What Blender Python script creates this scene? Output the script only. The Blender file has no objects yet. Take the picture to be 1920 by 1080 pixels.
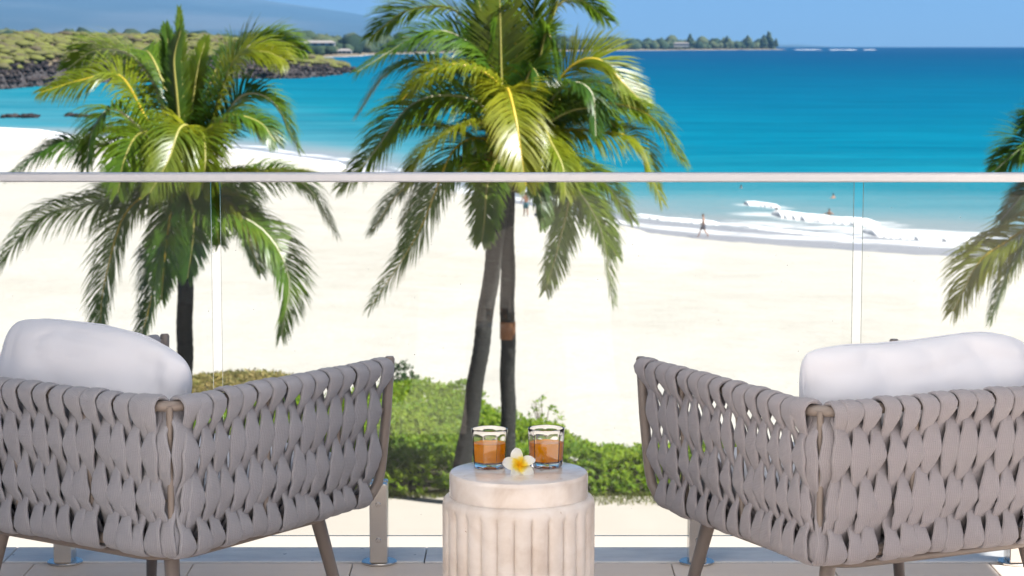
import bpy, math, random
import numpy as np
from mathutils import Vector, Matrix, noise as mnoise

R = math.radians
random.seed(7)
RNG = np.random.default_rng(11)
SC = bpy.context.scene
COL = SC.collection

# ------------------------------------------------------------------ camera
F_PX = 4200.0                       # focal length in pixels of the 1920 wide photograph
PITCH = math.atan((540 - 79.2) / F_PX)
EYE = Vector((0, 0, 1.475))
cam_d = bpy.data.cameras.new('camera')
cam = bpy.data.objects.new('camera', cam_d)
COL.objects.link(cam)
cam.location = EYE
cam.rotation_euler = (math.pi / 2 - PITCH, 0, 0)
cam_d.sensor_width = 36
cam_d.lens = 36 * F_PX / 1920
cam_d.clip_start = 0.1
cam_d.clip_end = 90000
cam_d.dof.use_dof = True
cam_d.dof.focus_distance = 5.05
cam_d.dof.aperture_fstop = 13.0
SC.camera = cam

# ------------------------------------------------------------------ light
SUN_EL, SUN_AZ = R(50), R(112)       # sun to the right of the terrace, a little behind
SKY_STRENGTH, SUN_STRENGTH, EXPOSURE = 0.05, 5.0, 1.4
world = bpy.data.worlds.new('World')
SC.world = world
world.use_nodes = True
wn = world.node_tree
wn.nodes.clear()
sky = wn.nodes.new('ShaderNodeTexSky')
sky.sky_type = 'NISHITA'
sky.sun_disc = False
sky.sun_elevation = SUN_EL
sky.sun_rotation = SUN_AZ
sky.altitude = 0
sky.air_density = 0.21
sky.dust_density = 0.4
sky.ozone_density = 3.5
bg = wn.nodes.new('ShaderNodeBackground')
bg.inputs['Strength'].default_value = SKY_STRENGTH
wo = wn.nodes.new('ShaderNodeOutputWorld')
wn.links.new(sky.outputs[0], bg.inputs['Color'])
wn.links.new(bg.outputs[0], wo.inputs['Surface'])
sun_d = bpy.data.lights.new('sun', 'SUN')
sun_d.energy = SUN_STRENGTH
sun_d.angle = R(0.53)
sun_d.color = (1.0, 0.98, 0.945)
sun = bpy.data.objects.new('sun', sun_d)
COL.objects.link(sun)
S_DIR = Vector((math.sin(SUN_AZ) * math.cos(SUN_EL), math.cos(SUN_AZ) * math.cos(SUN_EL), math.sin(SUN_EL)))
sun.rotation_euler = S_DIR.to_track_quat('Z', 'Y').to_euler()
sun.location = (5, 5, 30)
SC.view_settings.view_transform = 'Standard'
SC.view_settings.look = 'None'
SC.view_settings.exposure = EXPOSURE
SC.view_settings.gamma = 1
SC.view_settings.use_curve_mapping = False
SC.render.engine = 'CYCLES'
SC.cycles.use_denoising = True
SC.cycles.max_bounces = 10
SC.cycles.diffuse_bounces = 4
SC.cycles.transparent_max_bounces = 24
SC.cycles.sample_clamp_indirect = 6
SC.cycles.caustics_refractive = True
SC.cycles.caustics_reflective = False

Z_SEA = -13.0
EARTH = 6.371e6


def ray(px, py):
    u, v = (px - 960) / F_PX, (540 - py) / F_PX
    return Vector((u, math.cos(PITCH) + v * math.sin(PITCH), -math.sin(PITCH) + v * math.cos(PITCH)))


def at(px, py, d):                  # the place d metres out that the photograph shows at (px, py)
    r = ray(px, py)
    return EYE + r * (d / r.y)


def on_z(px, py, z):                # where the line of sight meets a level z
    r = ray(px, py)
    return EYE + r * ((z - EYE.z) / r.z)


# ------------------------------------------------------------------ object helpers
def tag(o, label=None, cat=None, group=None, kind=None):
    if label: o['label'] = label
    if cat: o['category'] = cat
    if group: o['group'] = group
    if kind: o['kind'] = kind
    return o


def empty(name, loc=(0, 0, 0), rz=0):
    o = bpy.data.objects.new(name, None)
    o.empty_display_size = 0.1
    COL.objects.link(o)
    o.location = loc
    o.rotation_euler = (0, 0, rz)
    return o


def link_mesh(name, me, mat=None, parent=None, loc=None, rot=None):
    o = bpy.data.objects.new(name, me)
    COL.objects.link(o)
    if mat is not None and not me.materials:
        me.materials.append(mat)
    if parent is not None: o.parent = parent
    if loc is not None: o.location = loc
    if rot is not None: o.rotation_euler = rot
    return o


class MB:
    """collects shapes into one mesh"""
    def __init__(self):
        self.v, self.f, self.uv = [], [], []

    def add(self, verts, faces, uvs=None):
        b = len(self.v)
        self.v += [tuple(p) for p in verts]
        self.f += [tuple(i + b for i in f) for f in faces]
        if uvs is not None: self.uv += uvs

    def box(self, x0, x1, y0, y1, z0, z1, bevel=0.0):
        if bevel <= 0:
            v = [(x, y, z) for z in (z0, z1) for y in (y0, y1) for x in (x0, x1)]
            self.add(v, [(0, 2, 3, 1), (4, 5, 7, 6), (0, 1, 5, 4), (2, 6, 7, 3), (0, 4, 6, 2), (1, 3, 7, 5)])
            return
        b = bevel
        n = len(self.v)
        prof = [(z0, b), (z0 + b, 0), (z1 - b, 0), (z1, b)]
        v, f = [], []
        for z, i in prof:
            q = b if i == 0 else b
            xa, xb, ya, yb = x0 + i, x1 - i, y0 + i, y1 - i
            c = b * .7
            v += [(xa + c, ya, z), (xb - c, ya, z), (xb, ya + c, z), (xb, yb - c, z), (xb - c, yb, z), (xa + c, yb, z), (xa, yb - c, z), (xa, ya + c, z)]
        for k in range(3):
            for j in range(8):
                a, c2 = k * 8 + j, k * 8 + (j + 1) % 8
                f.append((a, c2, c2 + 8, a + 8))
        f.append(tuple(range(7, -1, -1)))
        f.append(tuple(range(24, 32)))
        self.add(v, f)

    def tube(self, pts, rad, n=10, caps=True, ell=(1, 1)):
        pts = [Vector(p) for p in pts]
        m = len(pts)
        rads = rad if isinstance(rad, (list, tuple)) else [rad] * m
        T = []
        for i in range(m):
            t = pts[min(i + 1, m - 1)] - pts[max(i - 1, 0)]
            T.append(t.normalized() if t.length > 1e-9 else Vector((0, 0, 1)))
        ref = Vector((0, 0, 1)) if abs(T[0].z) < .9 else Vector((1, 0, 0))
        A = (ref - T[0] * ref.dot(T[0])).normalized()
        v, f = [], []
        for i in range(m):
            A = (A - T[i] * A.dot(T[i])).normalized()
            B = T[i].cross(A)
            for j in range(n):
                a = 2 * math.pi * j / n
                v.append(pts[i] + A * (math.cos(a) * rads[i] * ell[0]) + B * (math.sin(a) * rads[i] * ell[1]))
        for i in range(m - 1):
            for j in range(n):
                k = (j + 1) % n
                f.append((i * n + j, i * n + k, (i + 1) * n + k, (i + 1) * n + j))
        if caps:
            f.append(tuple(range(n - 1, -1, -1)))
            f.append(tuple((m - 1) * n + j for j in range(n)))
        self.add(v, f)

    def lathe(self, prof, n=48, cx=0, cy=0, rf=None):
        v, f = [], []
        m = len(prof)
        for i, (r, z) in enumerate(prof):
            for j in range(n):
                a = 2 * math.pi * j / n
                rr = r * (rf(a, z, i) if rf else 1)
                v.append((cx + rr * math.cos(a), cy + rr * math.sin(a), z))
        for i in range(m - 1):
            for j in range(n):
                k = (j + 1) % n
                f.append((i * n + j, i * n + k, (i + 1) * n + k, (i + 1) * n + j))
        f.append(tuple(range(n - 1, -1, -1)))
        f.append(tuple((m - 1) * n + j for j in range(n)))
        self.add(v, f)

    def mesh(self, name, mat=None, smooth=True, angle=None):
        me = bpy.data.meshes.new(name)
        me.from_pydata(self.v, [], self.f)
        if self.uv:
            uvl = me.uv_layers.new(name='UVMap')
            vi = np.empty(len(me.loops), dtype=np.int32)
            me.loops.foreach_get('vertex_index', vi)
            uvl.data.foreach_set('uv', np.array(self.uv, dtype=np.float32)[vi].ravel())
        if smooth:
            me.shade_smooth()
            if angle is not None: me.set_sharp_from_angle(angle=R(angle))
        if mat: me.materials.append(mat)
        me.update()
        return me

    def build(self, name, mat=None, parent=None, smooth=True, angle=35, loc=None, rot=None):
        return link_mesh(name, self.mesh(name, mat, smooth, angle), None, parent, loc, rot)


def np_mesh(name, verts, quads, mat=None, smooth=True, attr=None):
    me = bpy.data.meshes.new(name)
    verts = np.asarray(verts, dtype=np.float32)
    quads = np.asarray(quads, dtype=np.int32)
    k = quads.shape[1]
    me.vertices.add(len(verts))
    me.vertices.foreach_set('co', verts.ravel())
    me.loops.add(quads.size)
    me.loops.foreach_set('vertex_index', quads.ravel())
    me.polygons.add(len(quads))
    me.polygons.foreach_set('loop_start', np.arange(0, quads.size, k, dtype=np.int32))
    me.update(calc_edges=True)
    me.validate()
    if attr:
        for an, av in attr.items():
            a = me.attributes.new(an, 'FLOAT', 'POINT')
            a.data.foreach_set('value', np.asarray(av, dtype=np.float32))
    if smooth: me.shade_smooth()
    if mat: me.materials.append(mat)
    return me


def grid_faces(nr, nc):
    i = np.arange(nr - 1)[:, None] * nc + np.arange(nc - 1)[None, :]
    i = i.ravel()
    return np.stack([i, i + 1, i + nc + 1, i + nc], axis=1)


# value noise on numpy arrays
def vnoise(x, y, seed=0):
    xi, yi = np.floor(x).astype(np.int64), np.floor(y).astype(np.int64)
    xf, yf = x - xi, y - yi

    def h(a, b):
        n = (a * 374761393 + b * 668265263 + seed * 1442695) & 0x7fffffff
        n = ((n ^ (n >> 13)) * 1274126177) & 0x7fffffff
        return ((n ^ (n >> 16)) & 0xffff) / 65535.0
    u, w = xf * xf * (3 - 2 * xf), yf * yf * (3 - 2 * yf)
    return (h(xi, yi) * (1 - u) + h(xi + 1, yi) * u) * (1 - w) + (h(xi, yi + 1) * (1 - u) + h(xi + 1, yi + 1) * u) * w


def fbm(x, y, oct=4, seed=0):
    s, a, t = 0, .5, 0
    for k in range(oct):
        s = s + a * vnoise(x * 2 ** k, y * 2 ** k, seed + k * 17)
        t += a
        a *= .5
    return s / t


# ------------------------------------------------------------------ materials
class NT:
    def __init__(self, name):
        self.m = bpy.data.materials.new(name)
        self.m.use_nodes = True
        self.t = self.m.node_tree
        self.b = self.t.nodes['Principled BSDF']
        self.out = self.t.nodes['Material Output']

    def n(self, typ, **kw):
        nd = self.t.nodes.new(typ)
        for k, v in kw.items():
            if k.startswith('i_'):
                nd.inputs[k[2:].replace('_', ' ')].default_value = v
            else:
                setattr(nd, k, v)
        return nd

    def l(self, a, b):
        self.t.links.new(a, b)

    def noise(self, scale, detail=4, rough=.5, vec=None, dist=0):
        nd = self.n('ShaderNodeTexNoise')
        nd.inputs['Scale'].default_value = scale
        nd.inputs['Detail'].default_value = detail
        nd.inputs['Roughness'].default_value = rough
        nd.inputs['Distortion'].default_value = dist
        if vec is not None: self.l(vec, nd.inputs['Vector'])
        return nd.outputs['Fac']

    def ramp(self, fac, stops, interp='LINEAR'):
        nd = self.n('ShaderNodeValToRGB')
        nd.color_ramp.interpolation = interp
        el = nd.color_ramp.elements
        while len(el) > 1: el.remove(el[-1])
        el[0].position, el[0].color = stops[0][0], tuple(stops[0][1]) + (1,)
        for p, c in stops[1:]:
            e = el.new(p)
            e.color = tuple(c) + (1,)
        self.l(fac, nd.inputs['Fac'])
        return nd.outputs['Color']

    def math(self, op, a, b=None, clamp=False):
        nd = self.n('ShaderNodeMath', operation=op, use_clamp=clamp)
        for i, v in enumerate((a, b)):
            if v is None: continue
            if isinstance(v, (int, float)): nd.inputs[i].default_value = v
            else: self.l(v, nd.inputs[i])
        return nd.outputs[0]

    def mix(self, fac, a, b):
        nd = self.n('ShaderNodeMix', data_type='RGBA')
        for s, v in ((nd.inputs[0], fac), (nd.inputs[6], a), (nd.inputs[7], b)):
            if isinstance(v, (int, float)): s.default_value = v
            elif isinstance(v, (tuple, list)): s.default_value = tuple(v) + (1,)
            else: self.l(v, s)
        return nd.outputs[2]

    def coord(self, which='Object', scale=None):
        tc = self.n('ShaderNodeTexCoord').outputs[which]
        if scale is None: return tc
        mp = self.n('ShaderNodeMapping')
        mp.inputs['Scale'].default_value = scale
        self.l(tc, mp.inputs['Vector'])
        return mp.outputs[0]

    def world_pos(self, scale=None):
        g = self.n('ShaderNodeNewGeometry').outputs['Position']
        if scale is None: return g
        mp = self.n('ShaderNodeMapping')
        mp.inputs['Scale'].default_value = scale
        self.l(g, mp.inputs['Vector'])
        return mp.outputs[0]

    def attr(self, name):
        return self.n('ShaderNodeAttribute', attribute_name=name).outputs['Fac']

    def bump(self, h, strength=.3, dist=.01):
        nd = self.n('ShaderNodeBump')
        nd.inputs['Strength'].default_value = strength
        nd.inputs['Distance'].default_value = dist
        self.l(h, nd.inputs['Height'])
        self.l(nd.outputs[0], self.b.inputs['Normal'])
        return nd.outputs[0]

    def color(self, c):
        if isinstance(c, (tuple, list)): self.b.inputs['Base Color'].default_value = tuple(c) + (1,)
        else: self.l(c, self.b.inputs['Base Color'])
        return self

    def set(self, **kw):
        for k, v in kw.items():
            s = self.b.inputs[k.replace('_', ' ')]
            if isinstance(v, (int, float, tuple)): s.default_value = v
            else: self.l(v, s)
        return self


M = {}


def m_strap(name, base):
    a = NT(name)
    uv = a.n('ShaderNodeUVMap').outputs[0]
    sx = a.n('ShaderNodeSeparateXYZ')
    a.l(uv, sx.inputs[0])
    u, v = sx.outputs[0], sx.outputs[1]
    ribs = a.math('SINE', a.math('MULTIPLY', u, 2 * math.pi * 10))
    st = a.math('SINE', a.math('ADD', a.math('MULTIPLY', v, 2 * math.pi * 300), a.math('MULTIPLY', ribs, 1.2)))
    h = a.math('ADD', a.math('MULTIPLY', ribs, .6), a.math('MULTIPLY', st, .4))
    nz = a.noise(26, 4, .6, a.coord('Object'))
    c = a.mix(a.math('MULTIPLY', nz, 1.0), tuple(x * .86 for x in base), tuple(x * 1.12 for x in base))
    c2 = a.mix(a.math('MULTIPLY_ADD', h, .16) if False else a.math('ADD', a.math('MULTIPLY', h, .22), .5, True), tuple(x * .62 for x in base), c)
    oi = a.n('ShaderNodeObjectInfo').outputs['Random']
    c3 = a.mix(a.math('MULTIPLY', oi, .16), c2, (.2, .19, .19))
    a.color(c3)
    a.bump(h, .55, .0011)
    a.set(Roughness=.88, Specular_IOR_Level=.2)
    a.set(Sheen_Weight=.15, Sheen_Roughness=.5)
    return a.m


def m_simple(name, col, rough=.5, metal=0, var=.12, scale=30, bump=0, bdist=.002):
    a = NT(name)
    nz = a.noise(scale, 5, .6, a.coord('Object'))
    a.color(a.mix(nz, tuple(x * (1 - var) for x in col), tuple(min(1, x * (1 + var)) for x in col)))
    a.set(Roughness=rough, Metallic=metal)
    if bump: a.bump(nz, bump, bdist)
    return a.m


M['strap_cool'] = m_strap('strap_webbing_cool', (.36, .357, .388))
M['strap_warm'] = m_strap('strap_webbing_warm', (.378, .352, .37))
M['frame'] = m_simple('taupe_powder_coat', (.205, .17, .148), .42, 0, .06, 220, .12, .0006)


def m_cushion():
    a = NT('white_cushion_fabric')
    co = a.coord('Object')
    w1 = a.n('ShaderNodeTexWave', i_Scale=260.0, bands_direction='X')
    w2 = a.n('ShaderNodeTexWave', i_Scale=260.0, bands_direction='Z')
    a.l(co, w1.inputs[0]); a.l(co, w2.inputs[0])
    big = a.noise(9, 3, .5, co, .6)
    h = a.math('ADD', a.math('MULTIPLY', a.math('ADD', w1.outputs['Fac'], w2.outputs['Fac']), .06), a.math('MULTIPLY', big, .25))
    a.color(a.mix(a.noise(5, 3, .5, co), (.66, .66, .70), (.73, .73, .765)))
    a.bump(h, .35, .012)
    a.set(Roughness=.9, Specular_IOR_Level=.15, Sheen_Weight=.2)
    return a.m


M['cushion'] = m_cushion()


def m_stone(name, polished):
    a = NT(name)
    co = a.coord('Object')
    n1 = a.noise(14, 6, .6, co, .4)
    n2 = a.noise(60, 5, .65, co)
    nb = a.noise(5, 4, .6, a.coord('Object', (1, 1, .25)), 1.0)
    c = a.ramp(n1, [(.3, (.53, .45, .39)), (.5, (.62, .555, .50)), (.7, (.68, .63, .59))])
    c = a.mix(a.math('MULTIPLY', a.math('SUBTRACT', nb, .45, True), 2.2, True), c, (.69, .65, .615))
    pits = a.math('GREATER_THAN', a.noise(48, 3, .5, a.coord('Object', (1, 1, .35))), .735)
    c = a.mix(a.math('MULTIPLY', pits, .75), c, (.30, .19, .13))
    if polished:
        a.set(Roughness=.16, Specular_IOR_Level=.55, Coat_Weight=.3, Coat_Roughness=.08)
        a.bump(n2, .05, .001)
    else:
        a.set(Roughness=.42, Specular_IOR_Level=.4)
        a.bump(a.math('SUBTRACT', n2, a.math('MULTIPLY', pits, 1.5)), .25, .0016)
    a.color(c)
    return a.m


M['stone'] = m_stone('cream_stone', False)
M['stone_top'] = m_stone('cream_stone_polished', True)


def m_tile():
    a = NT('porcelain_tile')
    w = a.world_pos()
    g1 = a.noise(3, 5, .6, a.world_pos((1, 5, 1)))
    g2 = a.noise(40, 5, .6, w)
    oi = a.n('ShaderNodeObjectInfo').outputs['Random']
    c = a.mix(g1, (.655, .55, .47), (.77, .67, .58))
    c = a.mix(a.math('MULTIPLY', oi, .25), c, (.44, .39, .34))
    a.color(c)
    a.set(Roughness=a.math('ADD', a.math('MULTIPLY', g2, .2), .45), Specular_IOR_Level=.22)
    a.bump(g2, .08, .002)
    return a.m


M['tile'] = m_tile()
M['grout'] = m_simple('grout', (.22, .19, .17), .9, 0, .2, 60)


def m_edge():
    a = NT('grey_edge_stone')
    w = a.world_pos()
    n1 = a.noise(9, 6, .65, a.world_pos((1, 2.5, 1)))
    n2 = a.noise(70, 5, .6, w)
    c = a.ramp(n1, [(.3, (.56, .54, .53)), (.55, (.68, .66, .64)), (.75, (.74, .72, .70))])
    c = a.mix(a.math('GREATER_THAN', a.noise(24, 4, .6, w), .70), c, (.24, .24, .26))
    a.color(c)
    a.set(Roughness=.38)
    a.bump(n2, .15, .003)
    return a.m


M['edge_stone'] = m_edge()
M['steel'] = m_simple('brushed_steel', (.62, .59, .56), .24, 1, .08, 60)
M['rail'] = m_simple('brushed_rail', (.70, .69, .69), .45, .25, .05, 40)
def m_fill_sheet():  # cloth of the added overhead sheet, passes sunlight on as soft fill
    a = NT('fill_sheet_fabric')
    a.color((.80, .80, .79))
    a.set(Roughness=.9)
    tl = a.n('ShaderNodeBsdfTranslucent')
    tl.inputs[0].default_value = (.86, .85, .83, 1)
    mx = a.n('ShaderNodeMixShader')
    mx.inputs[0].default_value = .5
    a.l(a.b.outputs[0], mx.inputs[1]); a.l(tl.outputs[0], mx.inputs[2])
    a.l(mx.outputs[0], a.out.inputs['Surface'])
    return a.m


M['fill_sheet'] = m_fill_sheet()
M['glare_guard'] = m_simple('dark_glare_guard', (.10, .085, .075), .8, 0, .1, 4)
M['plaster'] = m_simple('white_plaster', (.80, .785, .78), .85, 0, .03, 4)


def m_pane():
    a = NT('rail_glass')
    tr = a.n('ShaderNodeBsdfTransparent')
    tr.inputs[0].default_value = (.95, .957, .948, 1)
    gl = a.n('ShaderNodeBsdfGlossy')
    gl.inputs['Roughness'].default_value = .0
    lw = a.n('ShaderNodeLayerWeight', i_Blend=.5)
    fr = a.math('ADD', a.math('MULTIPLY', a.math('POWER', lw.outputs['Facing'], 5.0), .97), .022)
    mx = a.n('ShaderNodeMixShader')
    a.l(fr, mx.inputs[0]); a.l(tr.outputs[0], mx.inputs[1]); a.l(gl.outputs[0], mx.inputs[2])
    df = a.n('ShaderNodeBsdfDiffuse')
    df.inputs[0].default_value = (.8, .8, .8, 1)
    w = a.world_pos()
    v = a.n('ShaderNodeTexVoronoi', i_Scale=62.0)
    a.l(w, v.inputs['Vector'])
    rnd = a.n('ShaderNodeSeparateColor')
    a.l(v.outputs['Color'], rnd.inputs[0])
    dots = a.math('LESS_THAN', v.outputs['Distance'], a.math('MULTIPLY', a.math('POWER', rnd.outputs[0], 16), .13))
    film = a.math('MULTIPLY', a.noise(3.5, 5, .6, a.world_pos((1, 1, .5)), 1.0), .022)
    mx2 = a.n('ShaderNodeMixShader')
    a.l(a.math('ADD', a.math('MULTIPLY', dots, .35), film), mx2.inputs[0])
    a.l(mx.outputs[0], mx2.inputs[1]); a.l(df.outputs[0], mx2.inputs[2])
    a.l(mx2.outputs[0], a.out.inputs['Surface'])
    return a.m


M['pane'] = m_pane()
M['pane_edge'] = m_simple('cut_glass_edge', (.045, .12, .12), .15, 0, .2, 12)


def m_glass():
    a = NT('tumbler_glass')
    a.color((1, 1, 1))
    a.set(Roughness=0.0, IOR=1.47, Transmission_Weight=1.0)
    return a.m


M['glass'] = m_glass()


def m_juice():
    a = NT('orange_juice')
    c = a.mix(a.noise(35, 3, .5, a.coord('Object')), (.99, .40, .002), (.99, .45, .003))
    a.color(c)
    a.set(Roughness=.06, IOR=1.34, Specular_IOR_Level=.15)
    tl = a.n('ShaderNodeBsdfTranslucent')
    a.l(c, tl.inputs[0])
    mx = a.n('ShaderNodeMixShader')
    mx.inputs[0].default_value = .42
    a.l(a.b.outputs[0], mx.inputs[1]); a.l(tl.outputs[0], mx.inputs[2])
    a.l(mx.outputs[0], a.out.inputs['Surface'])
    return a.m


M['juice'] = m_juice()


def m_petal():
    a = NT('plumeria_petal')
    uv = a.n('ShaderNodeUVMap').outputs[0]
    sx = a.n('ShaderNodeSeparateXYZ')
    a.l(uv, sx.inputs[0])
    nz = a.noise(6, 3, .5, uv)
    f = a.math('ADD', sx.outputs[1], a.math('MULTIPLY', a.math('SUBTRACT', nz, .5), .25))
    c = a.ramp(f, [(.0, (.85, .42, .0)), (.16, (.88, .56, .01)), (.32, (.88, .70, .10)), (.50, (.86, .84, .70)), (1, (.86, .86, .84))])
    tl = a.n('ShaderNodeBsdfTranslucent')
    a.l(c, tl.inputs[0])
    a.color(c)
    a.set(Roughness=.5, Specular_IOR_Level=.3)
    mx = a.n('ShaderNodeMixShader')
    mx.inputs[0].default_value = .35
    a.l(a.b.outputs[0], mx.inputs[1]); a.l(tl.outputs[0], mx.inputs[2])
    a.l(mx.outputs[0], a.out.inputs['Surface'])
    return a.m


M['petal'] = m_petal()


def m_leaf(name, dark, mid, light, trans=.35, attr=None, rough=.32, tboost=1.6):
    a = NT(name)
    w = a.world_pos()
    if attr: f = a.attr(attr)
    else:
        oi = a.n('ShaderNodeObjectInfo').outputs['Random']
        f = a.math('ADD', a.math('MULTIPLY', a.noise(2.2, 3, .6, w), .9), a.math('MULTIPLY', a.math('SUBTRACT', oi, .5), .5))
    c = a.ramp(f, [(.12, dark), (.5, mid), (.88, light)])
    a.color(c)
    a.set(Roughness=rough, Specular_IOR_Level=.5 if attr is None else .3)
    tl = a.n('ShaderNodeBsdfTranslucent')
    hs = a.mix(.55, c, tuple(min(1, x * tboost) for x in light))
    a.l(hs, tl.inputs[0])
    mx = a.n('ShaderNodeMixShader')
    mx.inputs[0].default_value = trans
    a.l(a.b.outputs[0], mx.inputs[1]); a.l(tl.outputs[0], mx.inputs[2])
    a.l(mx.outputs[0], a.out.inputs['Surface'])
    return a.m


M['leaf'] = m_leaf('palm_leaflet', (.030, .078, .014), (.072, .150, .014), (.165, .225, .012), .44, None, .30)
M['leaf_y'] = m_leaf('palm_leaflet_yellowing', (.085, .145, .012), (.175, .215, .012), (.27, .27, .016), .48, None, .32)
M['leaf_d'] = m_leaf('palm_leaflet_dark', (.028, .080, .016), (.066, .150, .018), (.140, .215, .016), .50, None, .30)  # a deeper green leaf colour for some fronds
M['rachis'] = m_simple('palm_rachis', (.30, .28, .07), .45, 0, .25, 6)
M['rachis_y'] = m_simple('palm_rachis_yellow', (.48, .34, .03), .42, 0, .2, 6)
M['rachis_g'] = m_simple('palm_rachis_pale', (.42, .40, .27), .5, 0, .25, 6)
M['fibre'] = m_simple('palm_fibre', (.12, .085, .05), .9, 0, .4, 20, .4, .02)


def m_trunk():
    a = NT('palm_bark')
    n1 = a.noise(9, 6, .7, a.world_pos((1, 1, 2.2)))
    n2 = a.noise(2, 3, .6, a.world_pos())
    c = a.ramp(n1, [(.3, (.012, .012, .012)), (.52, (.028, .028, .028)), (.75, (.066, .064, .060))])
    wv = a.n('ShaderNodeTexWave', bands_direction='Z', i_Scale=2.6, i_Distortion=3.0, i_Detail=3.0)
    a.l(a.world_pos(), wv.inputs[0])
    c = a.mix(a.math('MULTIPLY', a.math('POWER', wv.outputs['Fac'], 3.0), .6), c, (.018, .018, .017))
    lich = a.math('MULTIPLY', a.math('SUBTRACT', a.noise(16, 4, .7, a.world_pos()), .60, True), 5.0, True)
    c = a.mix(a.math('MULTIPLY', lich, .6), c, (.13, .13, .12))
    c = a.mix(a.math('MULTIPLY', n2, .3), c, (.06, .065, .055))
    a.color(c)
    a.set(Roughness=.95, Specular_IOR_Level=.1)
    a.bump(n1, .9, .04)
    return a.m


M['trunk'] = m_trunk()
M['coconut'] = m_simple('coconut_husk', (.14, .13, .03), .6, 0, .35, 8)
M['stalk'] = m_simple('palm_flower_stalk', (.36, .22, .06), .7, 0, .3, 12)
M['rust'] = m_simple('rust_band', (.24, .10, .035), .8, 0, .3, 14)
M['hedge'] = m_leaf('naupaka_leaf', (.048, .125, .014), (.130, .245, .018), (.26, .34, .028), .55, 'tint', .6)
M['hedge_dark'] = m_leaf('shrub_leaf_dark', (.018, .050, .020), (.035, .080, .028), (.070, .115, .040), .25, 'tint', .4)
M['dry'] = m_leaf('dry_ground_cover', (.20, .14, .05), (.26, .20, .07), (.17, .19, .05), .25, 'tint', .8)
M['soil'] = m_simple('leaf_litter', (.06, .055, .03), .95, 0, .3, 5)


def m_sand():
    a = NT('beach_sand')
    w = a.world_pos()
    n1 = a.noise(.05, 5, .55, w)
    n2 = a.noise(.55, 6, .65, w)
    n3 = a.noise(2.2, 4, .6, w, .5)
    c = a.ramp(a.math('ADD', a.math('MULTIPLY', n1, .6), a.math('MULTIPLY', n2, .4)), [(.35, (.355, .333, .292)), (.5, (.395, .376, .338)), (.7, (.41, .394, .362))])
    damp = a.attr('damp')
    c = a.mix(a.math('MULTIPLY', damp, .8), c, (.275, .24, .205))
    a.color(c)
    h = a.math('ADD', a.math('MULTIPLY', n2, 1.2), n3)
    a.bump(h, .40, .11)
    a.set(Roughness=.95, Specular_IOR_Level=.1)
    return a.m


M['sand'] = m_sand()


def m_path():
    a = NT('concrete_path')
    n1 = a.noise(.7, 5, .6, a.world_pos())
    n2 = a.noise(30, 4, .6, a.world_pos())
    a.color(a.mix(n1, (.34, .30, .26), (.40, .365, .32)))
    a.set(Roughness=.9)
    a.bump(n2, .2, .004)
    return a.m


M['path'] = m_path()
M['sand_far'] = m_simple('far_beach_sand', (.30, .28, .24), .95, 0, .1, .05)


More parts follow.
